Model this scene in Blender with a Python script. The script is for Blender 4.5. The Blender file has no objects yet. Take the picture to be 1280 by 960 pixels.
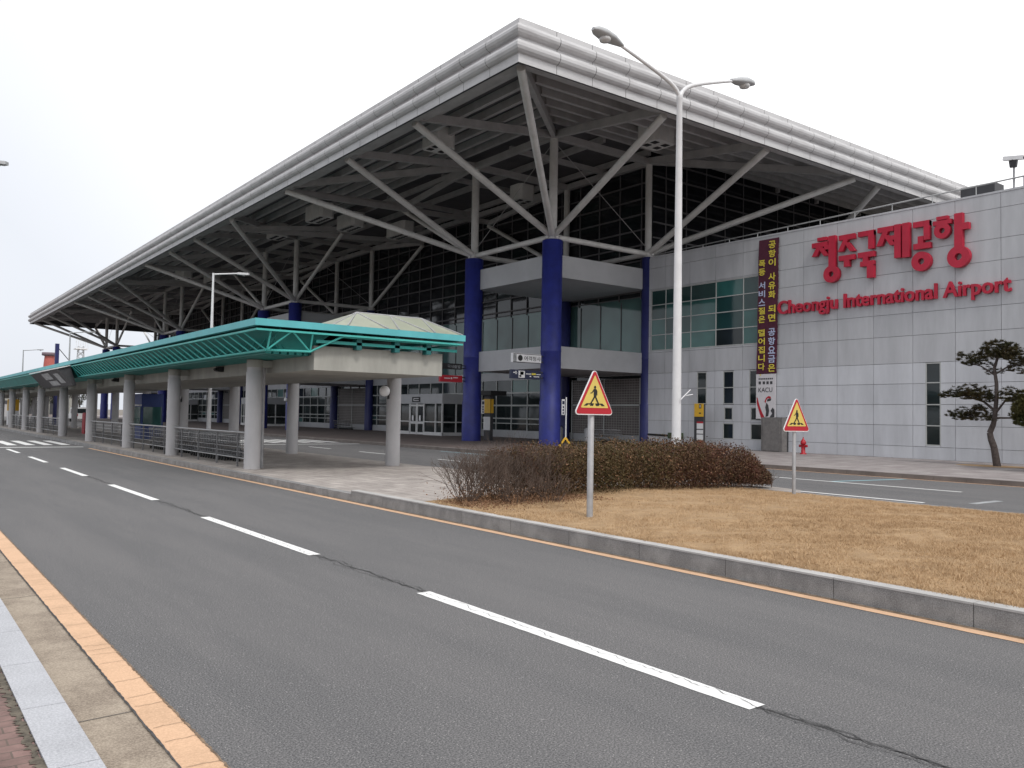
import bpy, math, random
import numpy as np
from mathutils import Vector, Matrix
random.seed(7); rng = np.random.default_rng(7)
S = bpy.context.scene
COL = S.collection
ORG = {}                      # world origin of each object's frame

# ------------------------------------------------------------------ materials
def srgb(r, g, b):
    f = lambda c: (c/255/12.92) if c/255 <= .04045 else ((c/255+.055)/1.055)**2.4
    return (f(r), f(g), f(b), 1)
def mat(name, c, rough=.6, metal=0, var=.12, scale=3.0, bump=0, bscale=40, spec=.5, c2=None, detail=5, stretch=None, lo=.35, hi=.65, speck=None, bdist=.02, dots=None):
    m = bpy.data.materials.new(name); m.use_nodes = True
    nt = m.node_tree; N = nt.nodes; L = nt.links; P = N['Principled BSDF']
    P.inputs['Roughness'].default_value = rough; P.inputs['Metallic'].default_value = metal
    P.inputs['Specular IOR Level'].default_value = spec
    c = tuple(c) if len(c) == 4 else tuple(c)+(1,)
    tc = N.new('ShaderNodeTexCoord'); src = tc.outputs['Object']
    if stretch:
        mp = N.new('ShaderNodeMapping'); mp.inputs['Scale'].default_value = stretch
        L.new(src, mp.inputs['Vector']); src = mp.outputs['Vector']
    nz = N.new('ShaderNodeTexNoise'); nz.inputs['Scale'].default_value = scale; nz.inputs['Detail'].default_value = detail
    nz.inputs['Roughness'].default_value = .65
    L.new(src, nz.inputs['Vector'])
    mr = N.new('ShaderNodeMapRange'); mr.inputs['From Min'].default_value = lo; mr.inputs['From Max'].default_value = hi
    L.new(nz.outputs['Fac'], mr.inputs['Value'])
    mx = N.new('ShaderNodeMix'); mx.data_type = 'RGBA'
    if c2 is None:
        a = tuple(v*(1-var) for v in c[:3])+(1,); b = tuple(min(1, v*(1+var)) for v in c[:3])+(1,)
    else: a, b = c, (tuple(c2) if len(c2) == 4 else tuple(c2)+(1,))
    mx.inputs[6].default_value = a; mx.inputs[7].default_value = b
    L.new(mr.outputs[0], mx.inputs[0])
    out = mx.outputs[2]
    if speck:                      # fine aggregate specks: (scale, amount, colour dark, colour light)
        sc, am, cd, cl = speck
        n2 = N.new('ShaderNodeTexNoise'); n2.inputs['Scale'].default_value = sc; n2.inputs['Detail'].default_value = 3
        n2.inputs['Roughness'].default_value = .8
        L.new(tc.outputs['Object'], n2.inputs['Vector'])
        r2 = N.new('ShaderNodeMapRange'); r2.inputs['From Min'].default_value = .41; r2.inputs['From Max'].default_value = .62
        L.new(n2.outputs['Fac'], r2.inputs['Value'])
        m3 = N.new('ShaderNodeMix'); m3.data_type = 'RGBA'; m3.inputs[6].default_value = cd; m3.inputs[7].default_value = cl
        L.new(r2.outputs[0], m3.inputs[0])
        m4 = N.new('ShaderNodeMix'); m4.data_type = 'RGBA'; m4.inputs[0].default_value = am
        L.new(out, m4.inputs[6]); L.new(m3.outputs[2], m4.inputs[7]); out = m4.outputs[2]
    if dots:                       # sparse light stones : (scale, threshold, colour)
        vo = N.new('ShaderNodeTexVoronoi'); vo.inputs['Scale'].default_value = dots[0]; L.new(tc.outputs['Object'], vo.inputs['Vector'])
        sp = N.new('ShaderNodeSeparateXYZ'); L.new(vo.outputs['Color'], sp.inputs[0])
        gt = N.new('ShaderNodeMath'); gt.operation = 'GREATER_THAN'; gt.inputs[1].default_value = dots[1]; L.new(sp.outputs[0], gt.inputs[0])
        lt = N.new('ShaderNodeMath'); lt.operation = 'LESS_THAN'; lt.inputs[1].default_value = .38; L.new(vo.outputs['Distance'], lt.inputs[0])
        mu = N.new('ShaderNodeMath'); mu.operation = 'MULTIPLY'; L.new(gt.outputs[0], mu.inputs[0]); L.new(lt.outputs[0], mu.inputs[1])
        m5 = N.new('ShaderNodeMix'); m5.data_type = 'RGBA'; m5.inputs[7].default_value = dots[2]; L.new(mu.outputs[0], m5.inputs[0]); L.new(out, m5.inputs[6]); out = m5.outputs[2]
    L.new(out, P.inputs['Base Color'])
    if bump:
        nb = N.new('ShaderNodeTexNoise'); nb.inputs['Scale'].default_value = bscale; nb.inputs['Detail'].default_value = 4
        L.new(tc.outputs['Object'], nb.inputs['Vector'])
        bp = N.new('ShaderNodeBump'); bp.inputs['Strength'].default_value = bump; bp.inputs['Distance'].default_value = bdist
        L.new(nb.outputs['Fac'], bp.inputs['Height']); L.new(bp.outputs[0], P.inputs['Normal'])
    return m
def brickmat(name, c1, c2, cm, w, h, mortar=.01, rot=0, off=.5, rough=.85, scale=1.0, dirt=.35):
    m = bpy.data.materials.new(name); m.use_nodes = True
    nt = m.node_tree; N = nt.nodes; L = nt.links; P = N['Principled BSDF']; P.inputs['Roughness'].default_value = rough
    tc = N.new('ShaderNodeTexCoord'); mp = N.new('ShaderNodeMapping'); mp.inputs['Rotation'].default_value = (0, 0, rot)
    L.new(tc.outputs['Object'], mp.inputs['Vector'])
    b = N.new('ShaderNodeTexBrick'); b.inputs['Scale'].default_value = scale; b.inputs['Brick Width'].default_value = w; b.inputs['Row Height'].default_value = h
    b.inputs['Mortar Size'].default_value = mortar; b.inputs['Color1'].default_value = c1; b.inputs['Color2'].default_value = c2; b.inputs['Mortar'].default_value = cm
    b.offset = off
    L.new(mp.outputs[0], b.inputs['Vector'])
    nz = N.new('ShaderNodeTexNoise'); nz.inputs['Scale'].default_value = 1.3; nz.inputs['Detail'].default_value = 8; nz.inputs['Roughness'].default_value = .7
    L.new(tc.outputs['Object'], nz.inputs['Vector'])
    mr = N.new('ShaderNodeMapRange'); mr.inputs['From Min'].default_value = .3; mr.inputs['From Max'].default_value = .7
    mr.inputs['To Min'].default_value = 1-dirt; mr.inputs['To Max'].default_value = 1+dirt*.4
    L.new(nz.outputs['Fac'], mr.inputs['Value'])
    vm = N.new('ShaderNodeVectorMath'); vm.operation = 'SCALE'
    L.new(b.outputs['Color'], vm.inputs[0]); L.new(mr.outputs[0], vm.inputs['Scale']); L.new(vm.outputs[0], P.inputs['Base Color'])
    bp = N.new('ShaderNodeBump'); bp.inputs['Strength'].default_value = .4; bp.inputs['Distance'].default_value = .01
    iv = N.new('ShaderNodeMath'); iv.operation = 'SUBTRACT'; iv.inputs[0].default_value = 1; L.new(b.outputs['Fac'], iv.inputs[1])
    L.new(iv.outputs[0], bp.inputs['Height']); L.new(bp.outputs[0], P.inputs['Normal'])
    return m
g4 = lambda v, t=0: (v*(1-t*.3), v, v*(1+t), 1)
M = {}
M['asphalt'] = mat('asphalt', (.098, .100, .106), .95, scale=1.0, stretch=(1, .12, 1), c2=(.150, .147, .150), detail=9, bump=.12, bscale=90, bdist=.008, speck=(84, .62, (.035, .034, .036, 1), (.255, .248, .246, 1)), dots=(100, .965, (.34, .33, .325, 1)), spec=.25, lo=.4, hi=.6)
M['ground'] = mat('ground', (.17, .15, .13), .95, scale=.4, var=.2)
M['gutter'] = mat('gutter_concrete', (.22, .175, .135), .95, scale=2.2, c2=(.36, .30, .235), detail=10, lo=.42, hi=.6, speck=(80, .35, (.1, .08, .06, 1), (.5, .43, .35, 1)))
M['kerbstone'] = mat('kerb_granite', (.40, .41, .44), .85, scale=1.3, var=.14, speck=(70, .3, (.2, .2, .21, 1), (.66, .66, .68, 1)))
M['kerbdark'] = mat('island_kerb_granite', (.18, .175, .175), .9, scale=2.4, c2=(.30, .295, .29), detail=10, lo=.42, hi=.6, speck=(80, .35, (.06, .06, .06, 1), (.42, .42, .42, 1)))
M['kerbcap'] = mat('kerb_cap', (.40, .39, .38), .85, scale=2, var=.15, speck=(120, .2, (.2, .2, .2, 1), (.6, .6, .6, 1)))
M['kerbbrown'] = mat('kerb_brown', (.15, .13, .12), .9, scale=1.2, var=.2)
M['orange'] = mat('orange_paint', (.64, .41, .26), .85, scale=2.4, c2=(.50, .32, .20), detail=10, lo=.45, hi=.72, speck=(70, .22, (.25, .16, .1, 1), (.72, .5, .33, 1)))
M['white_paint'] = mat('white_paint', (.78, .78, .77), .7, scale=5, c2=(.5, .5, .5), lo=.55, hi=.85, detail=8, speck=(90, .12, (.3, .3, .3, 1), (.9, .9, .9, 1)))
M['faded_paint'] = mat('faded_paint', (.30, .31, .32), .8, scale=4, var=.3)
M['cyan_paint'] = mat('cyan_paint', (.25, .42, .47), .8, scale=4, var=.2)
M['gutterdirt'] = mat('gutter_dirt', (.17, .12, .08), .95, scale=9, var=.4)
M['mossdirt'] = mat('moss_dirt', (.10, .085, .065), .95, scale=14, var=.5)
M['crack'] = mat('crack', (.055, .054, .055), .95, scale=20, var=.4)
M['brick'] = brickmat('red_brick_paving', srgb(140, 112, 106), srgb(124, 100, 94), srgb(104, 90, 82), .2, .1, .005, dirt=.75)
M['slab'] = brickmat('platform_paving', srgb(178, 170, 164), srgb(158, 150, 145), srgb(112, 106, 102), .45, .3, .008, rot=math.pi/2, dirt=.3)
M['hallpave_shade'] = brickmat('hall_paving_shade', srgb(112, 100, 96), srgb(98, 88, 84), srgb(70, 62, 60), .6, .3, .008, dirt=.35)  # brown paving, darkened so its colour holds the roof's shade
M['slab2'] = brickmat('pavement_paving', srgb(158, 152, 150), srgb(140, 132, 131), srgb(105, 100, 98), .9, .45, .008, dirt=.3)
M['panel'] = mat('grey_wall_panel', (.455, .46, .48), .5, scale=1.2, var=.1, detail=8, stretch=(1, 1, .18))
M['panel_b'] = mat('grey_wall_panel_older', (.43, .435, .455), .5, scale=1.2, var=.1, detail=8, stretch=(1, 1, .18))
M['panel_low_b'] = mat('white_wall_panel_older', (.50, .51, .54), .5, scale=1.2, var=.1, detail=8, stretch=(1, 1, .18))
M['panel_low'] = mat('white_wall_panel', (.53, .54, .57), .5, scale=1.2, var=.09, detail=8, stretch=(1, 1, .18))
M['panel_seam'] = mat('panel_seam', (.20, .20, .21), .8)
M['white_metal'] = mat('white_painted_metal', (.62, .62, .62), .45, scale=2, var=.06)
M['steel'] = mat('grey_painted_steel', (.60, .59, .575), .5, scale=1.2, var=.1)
M['purlin'] = mat('purlin_steel', (.40, .39, .39), .6, scale=1.2, var=.12)
M['soffit'] = mat('roof_deck', (.11, .105, .112), .8, scale=.6, var=.15)
M['fascia'] = mat('fascia_metal', (.52, .515, .52), .6, metal=.1, scale=1.3, c2=(.33, .32, .325), detail=8, lo=.45, hi=.85, stretch=(.6, .6, 3))
M['blue'] = mat('blue_column_paint', (.018, .026, .19), .5, scale=1.5, var=.18)
M['darkblue'] = mat('dark_blue_paint', (.02, .025, .12), .5, scale=1.5, var=.15)
M['concrete'] = mat('concrete_column', (.44, .43, .435), .8, scale=1.4, var=.1, stretch=(1, 1, .4), detail=8)
M['beam'] = mat('canopy_beam_concrete', (.33, .325, .295), .8, scale=1.6, var=.14, stretch=(1, 1, .3), detail=9)
M['slab_white'] = mat('balcony_panel', (.40, .405, .42), .55, scale=.7, var=.06)
M['teal'] = mat('teal_paint', (.012, .215, .195), .5, scale=1.5, var=.15)
M['teal_rod'] = mat('teal_rod_paint', (.06, .42, .38), .5, scale=1.5, var=.1)
M['teal_rim'] = mat('teal_rim_paint', (.09, .40, .43), .5, scale=1.0, var=.1)
M['teal_deep'] = mat('teal_deck', (.008, .11, .11), .6, scale=1.5, var=.2)
def glass(name, c, rough=.06, spec=.5, var=.25, scale=.4):
    return mat(name, c, rough, scale=scale, var=var, spec=spec, detail=2, bump=.25, bscale=.5, bdist=.03)
M['glass_dark'] = glass('dark_glass', (.014, .020, .021))
M['glass_black'] = glass('black_curtain_glass', (.014, .015, .018), .07, .5)
M['glass_teal'] = glass('teal_glass', (.075, .14, .132), .06, .5, .35, .25)
M['glass_green'] = glass('green_glass', (.028, .10, .092), .06)
M['glass_deep'] = glass('deep_green_glass', (.014, .045, .043))
M['glass_grey'] = glass('grey_glass', (.03, .04, .042))
M['skylight'] = mat('polycarbonate', (.29, .31, .24), .35, scale=1.2, var=.1)
M['mullion'] = mat('mullion_metal', (.42, .43, .42), .5, scale=2, var=.05)
M['mull_dark'] = mat('mullion_grey', (.10, .095, .10), .6, scale=2, var=.1)
M['black'] = mat('black_paint', (.012, .012, .013), .6)
M['dark'] = mat('dark_grey', (.045, .045, .05), .6)
M['red'] = mat('red_letter_paint', (.43, .008, .035), .45, scale=2, var=.1)
M['signred'] = mat('sign_red', (.42, .012, .025), .5, var=.05)
M['hydrant_red'] = mat('hydrant_red', (.40, .01, .02), .45)
M['signyellow'] = mat('sign_yellow', (.64, .49, .12), .5, var=.05)
M['white'] = mat('white_plastic', (.76, .76, .77), .5, var=.04)
M['yellow'] = mat('yellow_plastic', (.72, .42, .03), .5, var=.06)
M['navy'] = mat('navy_sign', (.022, .028, .065), .5, var=.06)
M['purple'] = mat('purple_banner', (.075, .012, .03), .8, scale=4, var=.15)
M['bannerwhite'] = mat('banner_white', (.62, .60, .62), .8, var=.05)
M['bannertext'] = mat('banner_yellow', (.70, .58, .07), .8, var=.05)
M['bannerblue'] = mat('banner_pale_blue', (.45, .50, .68), .8, var=.05)
M['pole_grey'] = mat('galvanised_pole', (.36, .36, .37), .5, metal=.3, scale=4, var=.15)
M['pole_white'] = mat('lamp_pole_paint', (.66, .66, .67), .4, scale=3, var=.06)
M['lens'] = mat('lamp_lens', (.55, .55, .55), .2, var=.05)
M['lampgrey'] = mat('lamp_head_grey', (.40, .41, .42), .45, var=.08)
M['chrome'] = mat('stainless_rail', (.40, .40, .40), .4, metal=.6, var=.06)
M['rail_dark'] = mat('rail_dark_steel', (.16, .16, .165), .5, metal=.4, var=.1)
M['stone'] = mat('granite_brown', (.16, .15, .145), .8, scale=4, var=.25, speck=(60, .3, (.08, .08, .08, 1), (.3, .28, .27, 1)))
M['bark'] = mat('pine_bark', (.07, .055, .05), .9, scale=8, var=.35, bump=.6, bscale=25)
M['twig'] = mat('twig', (.10, .07, .055), .9, scale=6, var=.3)
M['needle'] = mat('pine_needle', (.04, .045, .014), .8, scale=1.5, c2=(.085, .06, .022), detail=3)
M['needle2'] = mat('shrub_needle', (.055, .065, .016), .8, scale=1.2, c2=(.12, .10, .03), detail=3)
M['farfoliage'] = mat('far_foliage', (.05, .052, .04), .9, scale=.6, var=.4)
M['hedge_leaf'] = mat('hedge_leaf', (.068, .045, .011), .8, scale=.9, c2=(.085, .036, .014), detail=6, lo=.46, hi=.68)
M['hedge_rust'] = mat('hedge_rust_leaf', (.085, .021, .013), .8, scale=3, c2=(.065, .036, .015), detail=5)
M['deadleaf'] = mat('dead_leaf', (.20, .11, .06), .9, scale=5, var=.35)
M['grass'] = mat('dry_grass', (.37, .245, .135), .9, scale=4.5, c2=(.54, .38, .225), lo=.34, hi=.68, detail=8)
M['soil'] = mat('dry_grass_soil', (.26, .17, .09), .95, scale=3, c2=(.38, .255, .14), detail=9)
M['carwhite'] = mat('car_paint_white', (.7, .7, .7), .3, var=.03)
M['tyre'] = mat('tyre_rubber', (.02, .02, .02), .9)
M['tower_red'] = mat('tower_red', (.42, .11, .09), .7, var=.1)
M['tower_rim'] = mat('tower_rim', (.16, .12, .14), .7)
M['kiosk_blue'] = mat('kiosk_blue', (.03, .06, .22), .5)
M['greenbox'] = mat('green_box', (.05, .075, .04), .6, var=.3, scale=8)

# ------------------------------------------------------------------ mesh builder
class MB:
    def __init__(s): s.v = []; s.f = []; s.sm = []; s.mi = []; s.cur = 0
    def add(s, vs, fs, smooth=False):
        o = len(s.v); s.v += [tuple(v) for v in vs]
        for f in fs: s.f.append([i+o for i in f]); s.sm.append(smooth); s.mi.append(s.cur)
        return s
    def box(s, x0, y0, z0, x1, y1, z1):
        x0, x1 = sorted((x0, x1)); y0, y1 = sorted((y0, y1)); z0, z1 = sorted((z0, z1))
        return s.add([(x0,y0,z0),(x1,y0,z0),(x1,y1,z0),(x0,y1,z0),(x0,y0,z1),(x1,y0,z1),(x1,y1,z1),(x0,y1,z1)],
              [(3,2,1,0),(4,5,6,7),(0,1,5,4),(1,2,6,5),(2,3,7,6),(3,0,4,7)])
    def quad(s, a, b, c, d): return s.add([a, b, c, d], [(0,1,2,3)])
    def poly(s, pts): return s.add(pts, [tuple(range(len(pts)))])
    def prism(s, pts, vec):        # extrude a planar polygon by vec
        n = len(pts); V = Vector(vec); q = [Vector(p) for p in pts]; r = [p+V for p in q]
        return s.add(q+r, [tuple(range(n))[::-1], tuple(range(n, 2*n))]+[(i, (i+1) % n, n+(i+1) % n, n+i) for i in range(n)])
    def tube(s, a, b, r0, r1=None, n=10, cap=True):
        r1 = r0 if r1 is None else r1; a = Vector(a); b = Vector(b); d = (b-a).normalized()
        u = d.cross(Vector((0,0,1)) if abs(d.z) < .95 else Vector((1,0,0))).normalized(); w = d.cross(u)
        ca = [(math.cos(2*math.pi*i/n), math.sin(2*math.pi*i/n)) for i in range(n)]
        vs = [a+(u*c+w*q)*r0 for c, q in ca]+[b+(u*c+w*q)*r1 for c, q in ca]
        s.add(vs, [(i, i+n, (i+1) % n+n, (i+1) % n) for i in range(n)], True)
        if cap: s.add(vs[:n], [tuple(range(n))]); s.add(vs[n:], [tuple(range(n))[::-1]])
        return s
    def bar(s, a, b, w, h, up=(0,0,1)):   # rectangular bar
        a = Vector(a); b = Vector(b); d = (b-a).normalized(); u = d.cross(Vector(up)).normalized()*w/2; t = u.cross(d).normalized()*h/2
        vs = [a-u-t, a+u-t, a+u+t, a-u+t, b-u-t, b+u-t, b+u+t, b-u+t]
        return s.add(vs, [(0,1,2,3),(7,6,5,4),(0,4,5,1),(1,5,6,2),(2,6,7,3),(3,7,4,0)])
    def lathe(s, c, prof, n=16):           # prof: (r, z) from low to high
        cx, cy, cz = c; vs = []
        for r, z in prof:
            for i in range(n): a = 2*math.pi*i/n; vs.append((cx+r*math.cos(a), cy+r*math.sin(a), cz+z))
        fs = [(k*n+i, k*n+(i+1) % n, (k+1)*n+(i+1) % n, (k+1)*n+i) for k in range(len(prof)-1) for i in range(n)]
        s.add(vs, fs, True); s.add(vs[-n:], [tuple(range(n))]); s.add(vs[:n], [tuple(range(n))[::-1]])
        return s
    def build(s, name, m, parent=None, loc=None):
        ms = m if isinstance(m, (list, tuple)) else [m]
        o = ORG.get(parent.name, Vector((0,0,0))) if parent else Vector(loc or (0,0,0))
        me = bpy.data.meshes.new(name)
        me.from_pydata([tuple(Vector(v)-o) for v in s.v], [], s.f)
        me.polygons.foreach_set('use_smooth', s.sm); me.polygons.foreach_set('material_index', s.mi)
        for k in ms: me.materials.append(M[k] if isinstance(k, str) else k)
        me.update()
        ob = bpy.data.objects.new(name, me); COL.objects.link(ob); ORG[ob.name] = o
        if parent: ob.parent = parent
        else: ob.location = o
        return ob
def tag(o, label=None, cat=None, group=None, kind=None):
    for k, v in (('label', label), ('category', cat), ('group', group), ('kind', kind)):
        if v: o[k] = v
    return o
def thing(name, label, cat, loc=(0,0,0), group=None):
    e = bpy.data.objects.new(name, None); e.empty_display_size = .3; COL.objects.link(e); e.location = loc; ORG[e.name] = Vector(loc)
    return tag(e, label, cat, group)
def copy_tree(o, parent=None):
    c = o.copy(); COL.objects.link(c); ORG[c.name] = ORG[o.name]
    if parent: c.parent = parent
    for ch in [k for k in o.children]: copy_tree(ch, c)
    return c
def mesh_np(name, verts, faces_n, m, mats=None, parent=None):
    """verts (N*k,3) as consecutive k-gons"""
    k = faces_n; nf = len(verts)//k
    me = bpy.data.meshes.new(name)
    o = ORG.get(parent.name, Vector((0,0,0))) if parent else Vector((0,0,0))
    verts = verts-np.array(o)
    me.vertices.add(len(verts)); me.vertices.foreach_set('co', verts.astype(np.float32).ravel())
    me.loops.add(len(verts)); me.loops.foreach_set('vertex_index', np.arange(len(verts), dtype=np.int32))
    me.polygons.add(nf); me.polygons.foreach_set('loop_start', np.arange(0, len(verts), k, dtype=np.int32))
    me.polygons.foreach_set('loop_total', np.full(nf, k, dtype=np.int32))
    for q in (m if isinstance(m, list) else [m]): me.materials.append(M[q])
    if mats is not None: me.polygons.foreach_set('material_index', mats.astype(np.int32))
    me.update(calc_edges=True); me.validate()
    ob = bpy.data.objects.new(name, me); COL.objects.link(ob); ORG[ob.name] = o
    if parent: ob.parent = parent
    return ob
def leaf_quads(c, size, asp=.55):
    n = len(c); d = rng.normal(size=(n,3)); d /= np.linalg.norm(d, axis=1)[:,None]
    e = rng.normal(size=(n,3)); e -= (e*d).sum(1)[:,None]*d; e /= np.linalg.norm(e, axis=1)[:,None]
    s = (size*rng.uniform(.6, 1.4, n))[:,None]
    a = d*s; b = e*s*asp
    return np.stack([c-a, c-b, c+a, c+b], 1).reshape(-1, 3)

# ------------------------------------------------------------------ text
def text_geo(txt, bold=0.0):
    cu = bpy.data.curves.new('tmp', 'FONT'); cu.body = txt; cu.size = 1; cu.offset = bold; cu.resolution_u = 3
    ob = bpy.data.objects.new('tmp', cu); COL.objects.link(ob)
    dg = bpy.context.evaluated_depsgraph_get(); dg.update()
    me = ob.evaluated_get(dg).to_mesh()
    v = np.array([tuple(p.co) for p in me.vertices]).reshape(-1, 3); f = [tuple(p.vertices) for p in me.polygons]
    ob.evaluated_get(dg).to_mesh_clear()
    bpy.data.objects.remove(ob); bpy.data.curves.remove(cu)
    return v, f
def put_text(mb, txt, box, P0, U, Vv, Nn, depth=.004, bold=0.0, aspect=True):
    """fit txt in box (u0,v0,u1,v1) on the plane at P0 with axes U,Vv and outward normal Nn"""
    v, f = text_geo(txt, bold)
    if len(v) == 0: return mb
    mn = v.min(0); mx = v.max(0); u0, v0, u1, v1 = box
    su = (u1-u0)/max(1e-6, mx[0]-mn[0]); sv = (v1-v0)/max(1e-6, mx[1]-mn[1])
    P0 = np.array(P0); U = np.array(U, float); Vv = np.array(Vv, float); Nn = np.array(Nn, float)
    uu = u0+(v[:,0]-mn[0])*su; vv = v0+(v[:,1]-mn[1])*sv
    top = P0+uu[:,None]*U+vv[:,None]*Vv+depth*Nn
    if depth < .02: mb.add(top, f); return mb
    bot = top-depth*Nn; n = len(v)
    from collections import Counter
    ed = Counter()
    for q in f:
        for i in range(len(q)): ed[(q[i], q[(i+1) % len(q)])] += 1
    side = [(b, a, a+n, b+n) for (a, b) in ed if (b, a) not in ed]
    mb.add(np.vstack([top, bot]), list(f)+[tuple(reversed(s)) for s in side])
    return mb

# ================================================================== SETTING
def sheet(name, pts, z, m): return tag(MB().poly([(x, y, z) for x, y in pts]).build(name, m), kind='structure')
def rect(x0, y0, x1, y1): return [(x0,y0),(x1,y0),(x1,y1),(x0,y1)]
sheet('ground', rect(-1500, -1500, 1500, 2500), -.03, 'ground')
sheet('road', rect(.95, -80, 30, 420), 0, 'asphalt')
sheet('gutter', rect(.95, -60, 1.31, 300), .004, 'gutter')
tag(MB().box(-14, -60, -.1, .715, 300, .09).build('sidewalk', 'brick'), kind='structure')
k = MB(); y = -20.37
while y < 140: k.box(.72, y, -.1, .95, y+.992, .1); y += 1.0
tag(k.build('kerb', 'kerbstone'), kind='structure')
# dirt line between bricks and kerb
# painted lines on the near road
def lane(name, pts, z, m): return tag(MB().poly([(x, y, z) for x, y in pts]).build(name, m), kind='structure')
def wavy_strip(x0, x1, ya, yb, z, m, name, amp=.012, step=.18, straight_left=False):
    n = int((yb-ya)/step); mb = MB(); L = []; Rr = []
    for i in range(n+1):
        yy = ya+(yb-ya)*i/n
        L.append((x0+random.uniform(-amp, amp), yy, z)); Rr.append((x1+random.uniform(-amp, amp), yy, z))
    for i in range(n): mb.quad(L[i], Rr[i], Rr[i+1], L[i+1])
    return tag(mb.build(name, m), kind='structure')
wavy_strip(1.31, 1.505, -20, 60, .009, 'orange', 'edge_line', .0035, .045)
wavy_strip(1.298, 1.311, -20, 40, .013, 'crack', 'gutter_joint', .004, .05)
wavy_strip(1.502, 1.514, -5, 30, .013, 'gutterdirt', 'dirt_line', .005, .02)
for y in (2.6, 4.0, 5.5, 9.4, 13.2): sheet('gutter_joint', [(.955, y), (1.3, y+.02), (1.3, y+.028), (.955, y+.008)], .008, 'crack')
def crosscracks():
    mb = MB(); y = 3.2
    while y < 12:
        x = 1.33; yy = y
        while x < 1.49:
            x2 = x+.03; y2 = yy+random.uniform(-.012, .012); mb.quad((x, yy, .0125), (x2, y2, .0125), (x2, y2+.004, .0125), (x, yy+.004, .0125)); x, yy = x2, y2
        y += random.uniform(.12, .5)
    return tag(mb.build('paint_crack', 'gutterdirt'), kind='structure')
crosscracks()
wavy_strip(.67, .719, -8, 20, .094, 'mossdirt', 'verge_dirt', .02, .018)
wavy_strip(7.78, 7.92, -20, 43, .004, 'orange', 'edge_line', .006, .25)
dash = [(-3.9, .35), (3.4, 7.55), (10.27, 14.87), (18.12, 22.28), (25.4, 29.1), (32.2, 36.1), (39.2, 43.0)]
for a, b in dash:
    wavy_strip(4.50, 4.66, a, b, .004, 'white_paint', 'lane_line', .003, .06)
wavy_strip(7.93, 7.998, -10, 40, .004, 'gutterdirt', 'kerb_dirt', .012, .06)
def crackline(name, xc, ya, yb, w, z, amp, step=.09):
    mb = MB(); n = int((yb-ya)/step); x = xc; pr = None
    for i in range(n+1):
        yy = ya+(yb-ya)*i/n; x += random.uniform(-1, 1)*amp; x += (xc-x)*.12
        ww = w*random.uniform(.3, 1.2)
        c = ((x-ww, yy, z), (x+ww, yy, z))
        if pr: mb.quad(pr[0], pr[1], c[1], c[0])
        pr = c
    return tag(mb.build(name, 'crack'), kind='structure')
gaps = [(.35, 3.4), (7.55, 10.27), (14.87, 18.12), (22.28, 25.4)]
for a, b in gaps:
    crackline('road_crack', 4.6, a, b, .011, .004, .02, .05); crackline('road_crack', 4.63, a, b, .006, .006, .035, .05); crackline('road_crack', 4.57, a, b, .005, .008, .035, .05)
for a, b in dash[1:3]: crackline('road_crack', 4.58, a, b, .003, .008, .03, .035)
# zebra crossing, stop line (near road)
sheet('stop_line', rect(1.6, 44.4, 7.9, 44.85), .004, 'white_paint')
for i in range(8):
    x = 1.9+i*.78; sheet('crossing_stripe', rect(x, 47.2, x+.42, 53.4), .004, 'white_paint')
# second road
for a, b in [(26.1, 29.6), (33.0, 36.7), (39.9, 42.6), (19.5, 23.0), (9.8, 14.6)]:
    sheet('lane_line', rect(18.45+(.85 if a < 12 else 0), a, 18.6+(.85 if a < 12 else 0), b), .004, 'white_paint')
sheet('bay_line', rect(23.3, 10.8, 23.44, 24), .004, 'white_paint')
sheet('bay_line', [(23.44, 14.6), (26.8, 14.1), (26.8, 14.28), (23.44, 14.78)], .004, 'cyan_paint')
sheet('bay_line', [(21.0, 7.2), (26.8, 9.2), (26.8, 9.45), (21.0, 7.5)], .004, 'faded_paint')
sheet('bay_line', rect(20.2, 9.0, 21.6, 9.2), .004, 'faded_paint')
sheet('edge_line', rect(26.95, -10, 27.1, 22), .004, 'orange')
sheet('edge_line', [(22.6, 30), (22.75, 30), (22.75, 36), (22.6, 36)], .004, 'cyan_paint')
sheet('stop_line', rect(15.6, 45.8, 23.2, 46.15), .004, 'white_paint')
for i in range(9):
    x = 15.0+i*.95; sheet('crossing_stripe', rect(x, 48.4, x+.5, 54), .004, 'white_paint')
# island kerb, platform, grass bed
k = MB(); y = -14.6
while y < 15.2:
    k.cur = 0; k.box(8.0, y, -.1, 8.17, y+1.392, .205); k.cur = 1; k.box(7.995, y, .205, 8.175, y+1.392, .225); y += 1.4
k.cur = 0
while y < 128: k.box(8.0, y, -.1, 8.2, y+.995, .148); y += 1
y = -14.6
k.box(8.17, -14.8, -.1, 16.62, -14.6, .22)
while y < 14: k.cur = 0; k.box(16.62, y, -.1, 16.8, y+.995, .22); y += 1
tag(k.build('island_kerb', ['kerbdark', 'kerbcap']), kind='structure')
plat = [(8.2, 13.3), (16.63, 13.3), (16.63, 11.2), (18.1, 12.2), (18.3, 13), (18.3, 17.5), (14.6, 21.5), (14.4, 24), (14.4, 128), (8.2, 128)]
tag(MB().prism([(x, y, -.1) for x, y in plat], (0, 0, .25)).build('platform', 'slab'), kind='structure')
def gz(x, y): return .215+.10*np.sin(np.pi*np.clip((x-8.17)/8.45, 0, 1))+.02*np.sin(x*1.7+y*.9)*np.sin(np.pi*np.clip((x-8.17)/8.45, 0, 1))
nx, ny = 40, 100; X, Y = np.meshgrid(np.linspace(8.17, 16.62, nx), np.linspace(-14.6, 13.6, ny), indexing='ij')
Z = gz(X, Y); b = MB(); vs = np.stack([X, Y, Z], -1).reshape(-1, 3)
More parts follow.
